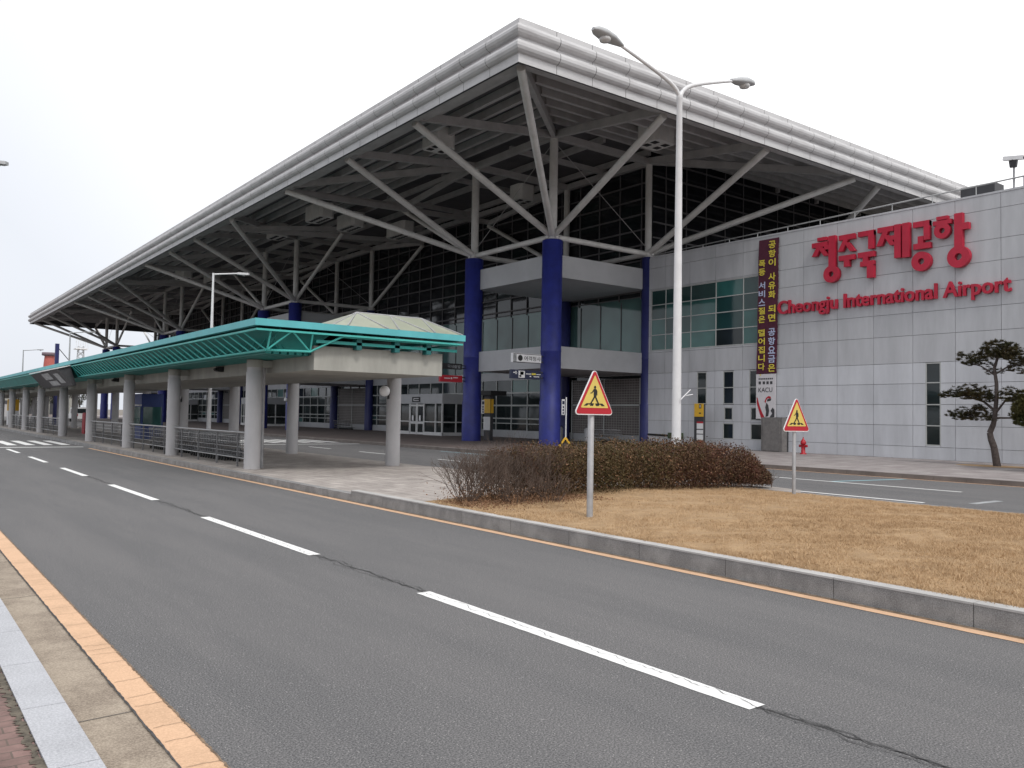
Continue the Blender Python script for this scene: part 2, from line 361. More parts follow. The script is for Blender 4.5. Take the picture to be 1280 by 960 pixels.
b.add(vs, [(i*ny+j, (i+1)*ny+j, (i+1)*ny+j+1, i*ny+j+1) for i in range(nx-1) for j in range(ny-1)], True)
tag(b.build('grass_bed', 'soil'), kind='structure')
def grass_blades(n, x0, x1, y0, y1):
    x = rng.uniform(x0, x1, n); y = rng.uniform(y0, y1, n); z = gz(x, y)-.01
    clump = .85+.35*np.sin(x*2.1+1.3*np.sin(y*1.7))*np.sin(y*2.6+x)+.15*np.sin(x*9+3*np.sin(y*5))
    h = rng.uniform(.015, .052, n)*clump; a = rng.uniform(0, 2*np.pi, n); w = rng.uniform(.003, .0065, n)
    tilt = rng.normal(0, .8, n)*h; b_ = rng.uniform(0, 2*np.pi, n)
    p = np.stack([x, y, z], 1); dw = np.stack([np.cos(a)*w, np.sin(a)*w, 0*a], 1)
    tip = p+np.stack([np.cos(b_)*tilt, np.sin(b_)*tilt, h], 1)
    return np.stack([p-dw, p+dw, tip], 1).reshape(-1, 3)
g = np.vstack([grass_blades(270000, 8.2, 16.6, 1.8, 8.5), grass_blades(90000, 8.2, 16.6, 8.5, 13.4), grass_blades(14000, 8.13, 8.3, 1, 13)])
tag(mesh_np('grass', g, 3, 'grass'), 'short dry golden grass covering the raised traffic island', 'grass', kind='stuff')
# terminal pavement
pav = [(27.3, -80), (60, -80), (60, 240), (23.5, 240), (23.5, 30), (24.6, 26), (27.3, 22.5)]
sheet('hall_pavement_shade', [(23.7, 240), (39.5, 240), (39.5, 37.7), (38.9, 37.7), (38.9, 30.5), (27.5, 27.5), (24.8, 27), (23.7, 30)][::-1], .156, 'hallpave_shade')  # shade under the big roof painted as a darker paving sheet
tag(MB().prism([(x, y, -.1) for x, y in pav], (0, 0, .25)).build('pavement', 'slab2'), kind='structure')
k = MB()
def kerbrun(x0, y0, x1, y1):
    d = math.hypot(x1-x0, y1-y0); n = int(d); u = ((x1-x0)/n, (y1-y0)/n)
    for i in range(n):
        a = (x0+u[0]*(i+.004), y0+u[1]*(i+.004)); b_ = (x0+u[0]*(i+.996), y0+u[1]*(i+.996)); px, py = -u[1]*.2, u[0]*.2
        k.prism([(a[0], a[1], -.1), (b_[0], b_[1], -.1), (b_[0]+px, b_[1]+py, -.1), (a[0]+px, a[1]+py, -.1)], (0, 0, .254))
kerbrun(27.29, -20, 27.29, 22.5); kerbrun(27.29, 22.5, 24.59, 26); kerbrun(24.59, 26, 23.49, 30); kerbrun(23.49, 30, 23.49, 160)
tag(k.build('pavement_kerb', 'kerbbrown'), kind='structure')

# ================================================================== TERMINAL HALL
T = thing('terminal_building', 'tall glass airport terminal under a huge flat roof on grey steel struts and blue columns', 'terminal building', (39.2, 95, .15))
XE, YE, XR, YF = 19.97, 26.45, 96.0, 163.5
clY = [37.7, 75.85, 113.7, 151.0]
# fascia : profile (offset outward, z)
def arc(z0, z1, r, n=7): return [(r*math.sin(math.pi*i/n), z0+(z1-z0)*(1-math.cos(math.pi*i/n))/2) for i in range(n+1)]
prof = [(0, 16.05), (0, 16.40)]+arc(16.42, 16.96, .26)+[(0, 16.98), (0, 17.08)]+arc(17.10, 17.60, .26)+[(-.03, 17.62), (-.03, 17.88), (-.5, 17.9)]
def fascia_run(a, b, out, name, mitre_a, mitre_b, pitch=2.0):
    a = Vector(a); b = Vector(b); d = (b-a); L_ = d.length; d.normalize(); o = Vector(out); n = round(L_/pitch); mb = MB()
    for i in range(n):
        t0 = i*L_/n+.012; t1 = (i+1)*L_/n-.012; p = []
        if i == 0: t0 = 0
        if i == n-1: t1 = L_
        for (q, z) in prof:
            e0 = t0-(q if (i == 0 and mitre_a) else 0); e1 = t1+(q if (i == n-1 and mitre_b) else 0)
            p.append((a+d*e0+o*q+Vector((0,0,z)), a+d*e1+o*q+Vector((0,0,z))))
        m_ = len(p); vs = [x for pr in p for x in pr]
        for j in range(m_-1):
            flip = out[0] < 0 or out[1] > 0
            mb.add([p[j][0], p[j][1], p[j+1][1], p[j+1][0]], [(0,1,2,3)], True)
        # dark joint backing
    return mb.build(name, 'fascia', T)
fascia_run((XE, YE, 0), (XE, YF, 0), (-1, 0, 0), 'fascia', True, True)
fascia_run((XE, YE, 0), (XR, YE, 0), (0, -1, 0), 'fascia', True, True)
fascia_run((XE, YF, 0), (XR, YF, 0), (0, 1, 0), 'fascia', True, True, 6)
fascia_run((XR, YE, 0), (XR, YF, 0), (1, 0, 0), 'fascia', True, True, 6)
m = MB()
for x0, y0, x1, y1 in [(XE+.07, YE+.07, XE+.12, YF-.07), (XE+.12, YE+.07, XR-.12, YE+.12), (XE+.12, YF-.12, XR-.12, YF-.07), (XR-.12, YE+.07, XR-.07, YF-.07)]: m.box(x0, y0, 16.06, x1, y1, 17.86)
m.build('fascia_backing', 'dark', T)
# roof deck: hipped underside
IN = 11.2; zo, zi = 17.0, 19.35
o = [(XE+.12, YE+.12), (XR-.12, YE+.12), (XR-.12, YF-.12), (XE+.12, YF-.12)]
i_ = [(XE+IN, YE+IN), (XR-IN, YE+IN), (XR-IN, YF-IN), (XE+IN, YF-IN)]
m = MB()
for a in range(4):
    b_ = (a+1) % 4
    m.quad((*o[a], zo), (*o[b_], zo), (*i_[b_], zi), (*i_[a], zi))
    m.quad((*o[a], 17.84), (*o[b_], 17.84), (*i_[b_], zi+.5), (*i_[a], zi+.5))
m.poly([(*p, zi) for p in i_]); m.poly([(*p, zi+.5) for p in i_])
m.build('roof_deck', 'soffit', T)
# dark edge trough under the fascia and purlins
def zr(d): return zo+(zi-zo)*min(1, d/IN)
for kk, d in enumerate([.55, 1.1, 2.0, 3.6, 5.2, 6.8, 8.4, 10.0]):
    z = zr(d)-.28 if d > 1.5 else 16.5+.2*kk
    w, h = (.22, .42) if d > 1.5 else (.3, .5)
    MB().box(XE+d-w/2, YE+d, z-h/2, XE+d+w/2, YF-d, z+h/2).build('purlin', 'purlin', T)
    MB().box(XE+d+w/2, YE+d-w/2, z-h/2, XR-d, YE+d+w/2, z+h/2).build('purlin', 'purlin', T)
    if d > 1.5: MB().box(XE+d+w/2, YF-d-w/2, z-h/2, XR-d, YF-d+w/2, z+h/2).build('purlin', 'purlin', T)
for x in [35.2, 39.2, 43.2, 48, 53, 58, 64]: MB().box(x-.11, YE+IN, 18.85, x+.11, YF-IN, 19.25).build('purlin', 'purlin', T)
for y in list(range(42, 152, 8)): MB().box(XE+IN, y-.11, 18.5, 64, y+.11, 18.84).build('purlin', 'purlin', T)
def strut(a, b, r=.19, name='strut', mm='steel', n=12): return MB().tube(a, b, r, r, n).build(name, mm, T)
ZN, ZT = 12.4, 18.45; ex = 20.55; ey = 27.05; ze = 16.15
def pt(x, y, z): return (x, y, z)
for ci, Y0 in enumerate(clY):
    A, B, C, D = (31.2, Y0), (31.2, Y0+8.1), (39.2, Y0), (39.2, Y0+8.1)
    for (x, y), r in ((A, .6), (B, .6), (C, .39), (D, .39)):
        mb = MB(); mb.lathe((x, y, 0), [(r+.03, .12), (r+.03, 2.7), (r, 2.74), (r, 5.6), (r+.015, 5.62), (r+.015, 5.68), (r, 5.7), (r, 12.15), (r*.7, 12.2)], 20)
        mb.build('column', 'blue' if r > .5 else 'darkblue', T)
        mb = MB(); mb.lathe((x, y, 0), [(.3, 12.15), (.34, 12.3), (.34, 12.5), (.26, 12.6)], 12)
        for q in range(8): a = q*math.pi/4; mb.tube((x+.3*math.cos(a), y+.3*math.sin(a), 12.32), (x+.42*math.cos(a), y+.42*math.sin(a), 12.32), .09, .09, 6)
        mb.build('node', 'steel', T)
        strut((x, y, 12.5), (x, y, ZT), .25 if r > .5 else .22, 'mast')
    for p, q in ((A, B), (A, C), (B, D), (C, D)): strut((*p, ZN), (*q, ZN), .17, 'tie_tube'); MB().bar((*p, ZT-.05), (*q, ZT-.05), .3, .4).build('roof_beam', 'purlin', T)
    offA = [(-1.8)] ; 
    tops = []
    if ci == 0:
        tops += [(A, (ex, ey)), (A, (ex, 35.6)), (A, (29.1, ey)), (C, (37.0, ey)), (C, (45.4, ey)), (B, (ex, 43.1)), (B, (ex, 52.0))]
    else:
        tops += [(A, (ex, Y0-13.3)), (A, (ex, Y0-4.1)), (B, (ex, Y0+3.4)), (B, (ex, Y0+12.0 if ci < 3 else YF-1.2))]
        if ci == 3: tops += [(B, (30, YF-.9))]
    for p, e in tops:
        strut((*p, ZN), (*e, ze))
        MB().bar((e[0]+(.1 if e[0] > 21 else -.1), e[1], ze+.35), (*p, ZT), .26, .42).build('roof_beam', 'purlin', T)
    inner = [(B, (31.2, Y0+17.9)), (D, (39.2, Y0+17.9))]+([(A, (31.2, Y0-9.9)), (C, (39.2, Y0-9.9))] if ci else [])
    for p, e in inner:
        strut((*p, ZN), (*e, 17.3), .16)
        MB().bar((*e, 17.5), (*p, ZT), .24, .36).build('roof_beam', 'purlin', T)
        MB().bar((*e, 17.6), (ex, e[1]+(2.2 if e[1] < Y0 else -2.2), ze+.4), .24, .36).build('roof_beam', 'purlin', T)
    for p, q in ((A, B), (A, C)):
        MB().tube((*p, ZT-.4), (*q, ZN+.3), .02, .02, 5).build('tie_cable', 'purlin', T)
    # porch slabs
    for z0, z1 in ((4.7, 6.0), (10.1, 11.42)):
        MB().box(31.3, Y0+.1, z0, 39.25, Y0+8.0, z1).build('balcony_slab', 'slab_white', T)
strut((54.5, 37.7, 12.0), (48.0, ey, ze), .19)
# long trusses between clusters (lower chords just under the roof)
for a, b_ in ((45.8, 75.85), (83.95, 113.7), (121.8, 151)):
    MB().bar((31.2, a, ZT), (31.2, b_, ZT), .26, .34).build('roof_beam', 'purlin', T)
    MB().bar((39.2, a, ZT), (39.2, b_, ZT), .26, .34).build('roof_beam', 'purlin', T)
# equipment boxes hung under the roof
for x, y, z, sx, sy in [(24.9, 40.4, 17.25, .75, .75), (34.0, 32.2, 17.35, .8, .8), (26.6, 60.4, 17.0, .6, 1.5), (30.0, 62.0, 17.1, .6, 1.5), (34.6, 62, 17.1, .6, 1.5), (27, 70, 17.2, .6, 1.2), (27, 98, 17.0, .6, 1.5), (30.5, 99, 17.1, .6, 1.5), (36, 47, 17.4, .7, .7)]:
    mb = MB(); c = .22
    oct_ = [(x-sx, y-sy+c), (x-sx+c, y-sy), (x+sx-c, y-sy), (x+sx, y-sy+c), (x+sx, y+sy-c), (x+sx-c, y+sy), (x-sx+c, y+sy), (x-sx, y+sy-c)]
    mb.prism([(p, q, z-.3) for p, q in oct_], (0, 0, 1.1))
    bx = mb.build('light_box', 'steel', T)
    n = 2 if sy < 1 else 5
    for u in (-.5, .5):
        for w in range(n):
            cy = y-sy*.75+(w+.5)*1.5*sy/n
            MB().box(x+u*sx-.22*sx, cy-.5*sy/n, z-.33, x+u*sx+.22*sx, cy+.42*sy/n, z-.301).build('lamp_slot', 'black', bx)
# facade, x = 39.5
XF, YA, YB = 39.5, 37.9, 160.0
MB().box(XF+.1, YA, .15, 90, YB, 19.3).build('hall_body', 'glass_black', T)
w = MB().box(XF, YA+.3, .15, XF+.098, YB, .72).build('plinth', 'slab_white', T)
gl = MB(); y = 46.4-2.02*4
while y < YB-2:
    for z0, z1 in ((.72, 1.24), (1.24, 1.63), (1.63, 2.65), (2.65, 3.63), (3.63, 4.62)):
        gl.cur = random.choices((0, 1, 2), (6, 3, 1.2 if z0 > 3 else .3))[0]; e_ = random.uniform(-.006, .006)
        gl.add([(XF+.05+e_, y+2.02, z0), (XF+.05-e_, y, z0), (XF+.05-e_, y, z1), (XF+.05+e_, y+2.02, z1)], [(0,1,2,3)])
    y += 2.02
gl.build('ground_floor_glazing', ['glass_dark', 'glass_grey', 'glass_teal'], T)
MB().box(XF, YA+.3, 4.62, XF+.098, YB, 5.25).build('spandrel', 'slab_white', T)
MB().box(XF+.04, YA+.3, 5.25, XF+.098, YB, 9.75).build('upper_glazing', 'glass_teal', T)
gl = MB(); y = 38.6
while y < YB-2:
    z0 = 9.75
    while z0 < 19:
        gl.cur = random.choices((0, 1), (5, 1))[0]; e_ = random.uniform(-.012, .012); f_ = random.uniform(-.012, .012)
        gl.add([(XF+.06+e_+f_, y+2.02, z0), (XF+.06-e_+f_, y, z0), (XF+.06-e_-f_, y, z0+1.02), (XF+.06+e_-f_, y+2.02, z0+1.02)], [(0,1,2,3)]); z0 += 1.02
    y += 2.02
gl.build('curtain_wall', ['glass_black', 'glass_dark'], T)
m = MB()
for z, t in ((1.24, .035), (1.63, .05), (2.65, .06), (3.63, .06)): m.box(XF-.02, YA+8.5, z-t, XF+.038, YB, z+t)
y = 46.4
while y < YB: m.box(XF-.025, y-.045, .72, XF+.036, y+.045, 4.62); y += 2.02
m.build('ground_floor_mullion', 'mullion', T)
m = MB(); y = 38.4
while y < YB: m.box(XF+.0, y-.03, 5.25, XF+.038, y+.03, 9.55); y += 2.02
m.box(XF, YA+.3, 9.72, XF+.037, YB, 9.79)
m.build('upper_mullion', 'mull_dark', T)
m = MB(); z = 10.1
while z < 19: m.box(XF-.05, YA+.3, z-.05, XF+.039, YB, z+.05); z += 1.02
y = 38.6
while y < YB: m.box(XF-.03, y-.04, 9.6, XF+.037, y+.04, 19.2); y += 2.02
m.build('curtain_mullion', 'mull_dark', T)
m = MB(); z = 12.6
while z < 19: m.box(XF+.3, YA-.06, z-.05, 80, YA-.001, z+.05); z += 1.02
x = XF+1.5
while x < 80: m.box(x-.04, YA-.05, 12.1, x+.04, YA-.002, 19.2); x += 2.02
m.build('end_wall_mullion', 'mull_dark', T)
# louvred screens in the recesses beside each porch
for Y0 in clY:
    sc = MB().box(XF-.05, Y0+.8, .72, XF+.03, Y0+7.4, 4.4).build('louvre_screen', mat('louvre', (.13, .115, .11), .6, var=.2, scale=1), T)
    m = MB(); z = .8
    while z < 4.4: m.box(XF-.09, Y0+.8, z, XF-.051, Y0+7.4, z+.045); z += .17
    y = Y0+.8
    while y < Y0+7.4: m.box(XF-.075, y, .72, XF-.052, y+.025, 4.4); y += .24
    m.build('louvre_slat', mat('louvre_slat', (.25, .235, .225), .6, var=.1), sc)
    m = MB(); m.box(XF-.12, Y0+.72, 2.62, XF-.095, Y0+7.45, 2.74)
    for y in (Y0+.72, Y0+4.1, Y0+7.4): m.box(XF-.12, y, .2, XF-.095, y+.1, 4.45)
    m.build('screen_frame', 'mullion', sc)
# entrance vestibules
def vestibule(yc):
    x0, x1, y0, y1 = 35.7, XF-.1, yc-3.95, yc+3.95
    v = MB().box(x0, y0, 2.72, x1, y1, 3.5).build('vestibule', 'slab_white', T)
    MB().box(x0+.12, y0+.1, .17, x1, y1-.1, 2.7).build('vestibule_glass', 'glass_dark', v)
    m = MB()
    for yy in (y0, yc-2.95, yc-1.15, yc, yc+1.15, yc+2.9, y1-.1): m.box(x0, yy, .16, x0+.11, yy+.1, 2.72)
    for a, b_ in ((y0, yc-1.15), (yc+1.15, y1)): m.box(x0+.01, a, 1.2, x0+.1, b_, 1.28); m.box(x0+.01, a, .16, x0+.1, b_, .42)
    for xx in (37, 38.3): m.box(xx, y0, .16, xx+.1, y0+.09, 2.72)
    m.box(x0+.1, y0+.01, 1.2, x1, y0+.08, 1.28); m.box(x0+.1, y0+.01, .16, x1, y0+.08, .42)
    m.build('door_frame', 'white_metal', v)
    for s in (-1, 1):
        d = MB()
        a, b_ = (yc-1.05, yc-.01) if s < 0 else (yc+.11, yc+1.14)
        for yy in (a, b_-.08): d.box(x0+.03, yy, .18, x0+.09, yy+.08, 2.65)
        d.box(x0+.03, a+.08, .18, x0+.09, b_-.08, .36); d.box(x0+.03, a+.08, 2.5, x0+.09, b_-.08, 2.65); d.box(x0+.03, a+.08, 1.05, x0+.09, b_-.08, 1.25)
        dd = d.build('door', 'white_metal', v)
        MB().box(x0-.02, (a+b_)/2-.12, 1.3, x0+.028, (a+b_)/2+.12, 1.75).build('door_notice', 'white', dd)
    n = MB().box(x0-.03, yc-.55, 2.85, x0-.002, yc+.75, 3.28).build('door_number_plate', 'black', v)
    t = MB(); 
    t.box(x0-.036, yc-.35, 2.95, x0-.031, yc+.5, 3.0); t.box(x0-.036, yc-.35, 3.12, x0-.031, yc+.5, 3.17); t.box(x0-.036, yc+.42, 3.001, x0-.031, yc+.5, 3.119)
    t.build('door_number_mark', 'white', n)
for yc in (60.5, 99, 137): vestibule(yc)

# ================================================================== LOW WING
W = thing('office_wing', 'low white panelled wing with long green window, joined to the right of the terminal hall', 'building wing', (39, 15, .15))
XW = 39.0
zl = [.15, .73, 1.72, 2.70, 3.69, 4.67, 5.98, 7.06, 8.06, 9.05, 10.02, 11.36, 12.03]
yl = [37.6-.0]
y = 26.152+1.966*5
ys = []
while y > -32: ys.append(y); y -= 1.966
ys = [37.62]+[q for q in ys if q < 37.2]
holes = [(29.0, 37.2, 6.1, 9.95), (32.66, 33.38, 2.74, 4.63), (30.68, 31.43, 2.74, 4.63), (30.75, 31.35, 1.82, 2.54), (30.68, 31.43, .73, 1.63),
         (28.6, 29.6, 2.74, 4.63), (28.8, 29.5, 1.82, 2.54), (28.72, 29.5, .73, 1.63), (27.05, 28.47, .0, 2.0), (18.95, 19.65, .80, 4.65)]
def rsub(r, h):
    y0, y1, z0, z1 = r; a0, a1, b0, b1 = h
    if a1 <= y0 or a0 >= y1 or b1 <= z0 or b0 >= z1: return [r]
    out = []
    if a0 > y0: out.append((y0, a0, z0, z1)); y0 = a0
    if a1 < y1: out.append((a1, y1, z0, z1)); y1 = a1
    if b0 > z0: out.append((y0, y1, z0, b0))
    if b1 < z1: out.append((y0, y1, b1, z1))
    return out
m = MB()
for i in range(len(zl)-1):
    for j in range(len(ys)-1):
        rs = [(ys[j+1], ys[j], zl[i], zl[i+1])]
        for h in holes: rs = [q for r in rs for q in rsub(r, h)]
        for (y0, y1, z0, z1) in rs:
            g_ = .009
            if y1-y0 < .05 or z1-z0 < .05: continue
            m.cur = (1 if z1 < 4.8 else 0)+(2 if random.random() < .3 else 0)
            m.box(XW, y0+g_, z0+g_, XW+.05, y1-g_, z1-g_)
m.build('wall', ['panel', 'panel_low', 'panel_b', 'panel_low_b'], W)
MB().box(XW+.06, -32, .15, 62, 37.62, 12.0).build('wall_core', 'panel_seam', W)
MB().box(XW-.02, -32, 12.03, XW+.5, 37.3, 12.12).build('parapet_cap', 'panel', W)
# long window
def window(y0, y1, z0, z1, cols, rows, mats):
    fr = MB(); t = .05
    for yy in cols: fr.box(XW+.0, yy-t/2, z0, XW+.056, yy+t/2, z1)
    for zz in rows: fr.box(XW+.005, y0, zz-t/2, XW+.054, y1, zz+t/2)
    f = fr.build('window', 'mullion', W)
    for i in range(len(cols)-1):
        for j in range(len(rows)-1):
            a, b_ = sorted((cols[i], cols[i+1])); c, d = sorted((rows[j], rows[j+1]))
            MB().box(XW+.03, a+t/2, c+t/2, XW+.052, b_-t/2, d-t/2).build('pane', mats(i, j), f)
wm = {(0,0):'glass_green',(1,0):'glass_green',(2,0):'glass_teal',(3,0):'glass_dark',(4,0):'glass_green'}
def wmat(i, j):
    if j == 3: return 'glass_green' if i == 3 else 'glass_deep'
    if i == 3: return 'glass_dark' if j == 0 else 'glass_deep'
    if (i, j) in ((0, 2), (1, 1), (4, 2)): return 'glass_deep'
    return 'glass_green'
window(29.0, 37.2, 6.1, 9.95, [37.15, 35.95, 33.91, 32.01, 30.05, 29.02], [6.13, 7.09, 8.08, 8.99, 9.92], wmat)
dk = lambda i, j: 'glass_dark'
for y0, y1, z0, z1 in holes[1:8]: window(y0, y1, z0, z1, [y0+.02, y1-.02], [z0+.02, (z0+z1)/2, z1-.02] if z1-z0 > 1.5 else [z0+.02, z1-.02], dk)
window(18.95, 19.65, .8, 4.65, [18.97, 19.63], [.82, 1.72, 2.70, 3.72, 4.63], lambda i, j: 'glass_dark')
# roof rail
m = MB(); zt = 12.62
m.tube((XW+.25, 15.3, zt), (XW+.25, 37.2, zt-.35), .035, .035, 8); m.tube((XW+.25, 15.3, zt), (XW+2.2, 15.3, zt-.05), .035, .035, 8); m.tube((XW+2.2, 15.3, zt-.05), (XW+2.2, 20, zt-.1), .035, .035, 8)
y = 15.5
while y < 37: m.tube((XW+.25, y, 12.1), (XW+.25, y, zt-.35*(y-15.3)/21.9), .025, .025, 6); y += 1.97
m.build('roof_rail', 'chrome', W)
# red lettering
P0 = (38.95, 25.5, 9.0); U, V_, N_ = (0, -1, 0), (0, 0, 1), (-1, 0, 0)
strokes = [
 [('r',.32,2.2,.84,2.38),('r',0,1.88,.93,2.13),('l',.47,1.97,.14,1.43,.28),('l',.49,1.86,.86,1.38,.28),('r',.72,1.7,1.0,1.93),('r',.98,.72,1.35,2.37),('o',1.13,.39,.44,.14)],
 [('r',1.54,2.04,2.4,2.3),('l',1.96,2.1,1.62,1.48,.27),('l',1.98,1.89,2.32,1.41,.27),('r',1.55,1.0,2.4,1.25),('r',1.84,.66,2.13,1.02)],
 [('r',2.59,2.06,3.43,2.31),('r',3.14,1.39,3.43,2.28),('r',2.59,1.0,3.46,1.26),('r',2.86,.73,3.12,1.04),('r',2.72,.55,3.43,.80),('r',3.08,-.05,3.43,.6)],
 [('r',3.62,2.09,4.44,2.34),('l',4.05,2.16,3.70,1.44,.28),('l',4.07,1.91,4.40,1.4,.27),('r',4.26,1.64,4.5,1.86),('r',4.48,.74,4.80,2.36),('r',4.88,.71,5.22,2.36)],
 [('r',5.39,2.05,6.17,2.31),('r',5.9,1.4,6.17,2.3),('r',5.62,1.2,5.88,1.6),('r',5.41,1.0,6.21,1.27),('o',5.78,.41,.46,.15)],
 [('r',6.49,2.21,7.0,2.37),('r',6.33,1.98,7.18,2.18),('o',6.75,1.70,.37,.13),('r',7.3,.76,7.66,2.38),('r',7.62,1.6,7.94,1.9),('o',7.48,.39,.5,.16)]]
KL = thing('korean_lettering', 'large red raised Korean letters high on the white wing wall', 'sign lettering', (38.95, 21.5, 9.0))
def mp(u, v, w=0): return (P0[0]-w, P0[1]-u, P0[2]+v)
for gl in strokes:
    mb = MB(); dp = .22
    for q, st in enumerate(gl):
        e = dp+.004*q
        if st[0] == 'r': mb.box(P0[0], P0[1]-st[1], P0[2]+st[2], P0[0]-e, P0[1]-st[3], P0[2]+st[4])
        elif st[0] == 'l':
            _, x0, y0, x1, y1, ww = st
            mb.prism([mp(x0-ww/2, y0), mp(x0+ww/2, y0), mp(x1+ww/2, y1), mp(x1-ww/2, y1)], (-e, 0, 0))
        else:
            _, x0, y0, ro, ri = st; n = 22
            for k2 in range(n):
                a0 = 2*math.pi*k2/n; a1 = 2*math.pi*(k2+1)/n; c = lambda r, a: mp(x0+r*math.cos(a), y0+r*math.sin(a))
                mb.prism([c(ri, a0), c(ro, a0), c(ro, a1), c(ri, a1)], (-e, 0, 0))
    mb.build('letter', 'red', KL)
EL = thing('english_lettering', 'red raised letters reading Cheongju International Airport below the Korean name', 'sign lettering', (38.95, 21.8, 7.5))
txt = 'Cheongju International Airport'; BO = .022
v_, _ = text_geo(txt, BO); wtot = v_[:,0].max()-v_[:,0].min(); xmin = v_[:,0].min(); sc = 11.80/wtot; scv = sc*1.06
for i, ch in enumerate(txt):
    if ch == ' ': continue
    pv, _ = text_geo(txt[:i+1], BO); cv, cf = text_geo(ch, BO)
    u1 = (pv[:,0].max()-xmin)*sc; u0 = u1-(cv[:,0].max()-cv[:,0].min())*sc
    mb = MB(); put_text(mb, ch, (u0, cv[:,1].min()*scv, u1, cv[:,1].max()*scv), (38.95, 27.66, 7.62), U, V_, N_, .14, BO)
    mb.build('letter', 'red', EL)
# banner
BN = thing('hanging_banner', 'tall purple banner with yellow Korean slogan and white poster below, hung on the wing wall', 'banner', (38.85, 28.3, 1.9))
bw = MB(); n = 24
def bx_(z): return 38.88+.025*math.sin(z*2.2)
for i in range(n):
    z0 = 4.40+(11.85-4.40)*i/n; z1 = 4.40+(11.85-4.40)*(i+1)/n
    lf = lambda z: 29.03-.11*(z-4.4)/7.45
    bw.add([(bx_(z0), lf(z0), z0), (bx_(z0), lf(z0)-1.32, z0), (bx_(z1), lf(z1)-1.3, z1), (bx_(z1), lf(z1), z1)], [(0,1,2,3)], True)
cl = bw.build('banner_cloth', 'purple', BN)
tx = MB(); tb = MB()
def vtext(chars, y_left, z_top, size, gap, cols):
    z = z_top
    for ch, c in zip(chars, cols):
        if ch == ' ': z -= gap*.6; continue
        lo_ = z-size; tgt = tx if c == 'y' else tb
        tgt = MB(); put_text(tgt, ch, (0, 0, size*(.22 if ch == '.' else 1.02), size*(.2 if ch == '.' else .92)), (38.84, y_left-(.1 if ch == '.' else 0), lo_+(.4*size if ch == '.' else 0)), U, V_, N_, .006, .024)
        tgt.build('character', 'bannertext' if c == 'y' else 'bannerblue', cl)
        z -= gap
r = '공항이 사유화 되면 공항요금은'; vtext(r, 28.25, 11.74, .45, .492, ['y']*11+['b']*4+['y'])
r = '폭등 서비스질은 떨어집니다.'; vtext(r, 28.89, 10.75, .42, .47, ['y']*3+['b']*3+['y']*12)
po = MB().box(38.86, 29.04, 1.92, 38.9, 27.79, 4.38).build('poster', 'bannerwhite', BN)
pt_ = MB()
for u in np.arange(.15, 1.1, .12): pt_.box(38.852, 29.02-u, 4.08, 38.859, 29.02-u-.085, 4.16)
for u in (.15, .42, .66, .9): pt_.box(38.852, 29.02-u, 3.82, 38.859, 29.02-u-.15, 3.98)
put_text(pt_, 'KACU', (.14, 0, 1.05, .26), (38.858, 29.02, 3.38), U, V_, N_, .006, .008)
def blob(mb, pts): mb.poly([(38.8535, 29.03-u, 1.92+v) for u, v in pts])
blob(pt_, [(.62,.1),(.8,.15),(.86,.45),(.8,.75),(.68,.9),(.6,.62),(.66,.4)]); blob(pt_, [(.85,.05),(1.2,.1),(1.2,.5),(1.08,.62),(.95,.45),(1.05,.3)])
blob(pt_, [(.7,.95),(.95,.98),(1.0,1.1),(.9,1.12),(.75,1.08)])
pt_.build('poster_print', 'dark', po)
pr_ = MB(); blob(pr_, [(.04,1.2),(.1,1.15),(.22,.75),(.4,.35),(.6,0.02),(.35,.02),(.2,.4),(.05,.85)]); blob(pr_, [(.55,.95),(.65,1.15),(.8,1.25),(.95,1.22),(.98,1.12),(.75,1.12),(.66,1.0),(.62,.85)]); pr_.build('poster_print', 'signred', po)
# grey-brown cabinet against the wall
CB = thing('utility_cabinet', 'grey brown stone-like cabinet standing against the wing wall under the banner', 'cabinet', (38.6, 27.7, .15))
MB().box(38.5, 28.42, .16, 38.96, 27.1, 2.0).build('body', 'stone', CB); MB().box(38.47, 28.3, .2, 38.499, 27.24, 1.9).build('door', 'stone', CB)
# fire hydrant
H = (37.6, 25.2, .15)
FH = thing('fire_hydrant', 'red fire hydrant standing on the pavement before the white wall', 'fire hydrant', H)
MB().lathe(H, [(.16, 0), (.16, .05), (.1, .07), (.1, .5), (.14, .52), (.14, .58), (.12, .66), (.07, .74), (.03, .78), (.03, .86)], 14).build('barrel', 'hydrant_red', FH)
for s in (-1, 1): MB().tube((H[0], H[1]+s*.08, .57), (H[0], H[1]+s*.22, .57), .07, .07, 10).build('outlet', 'hydrant_red', FH)
# totem
TX, TY = 38.0, 32.3
TT = thing('sign_totem', 'slim dark totem with yellow head and white notices, on the pavement by the wing', 'information totem', (TX, TY, .15))
MB().box(TX-.1, TY-.33, .15, TX+.1, TY+.33, 2.72).build('body', 'dark', TT)
hd = MB().box(TX-.13, TY-.36, 1.98, TX-.1, TY+.3, 2.74).build('head_panel', 'yellow', TT)
mb = MB(); mb.box(TX-.136, TY-.22, 2.46, TX-.131, TY-.05, 2.7); mb.box(TX-.136, TY-.2, 2.15, TX-.131, TY-.05, 2.22); mb.build('head_mark', 'black', hd)
put_text(mb2 := MB(), '1', (0, 0, .05, .16), (TX-.137, TY-.11, 2.5), U, V_, N_, .003, .02); mb2.build('head_number', 'white', hd)
for z0, z1 in ((1.28, 1.6), (1.0, 1.22), (.62, .95)): MB().box(TX-.12, TY-.34, z0, TX-.1, TY+.12, z1).build('notice', 'white', TT)
for z0, z1 in ((1.6, 1.7), (.5, .615)): MB().box(TX-.118, TY-.34, z0, TX-.1, TY+.12, z1).build('notice_band', 'signred', TT)
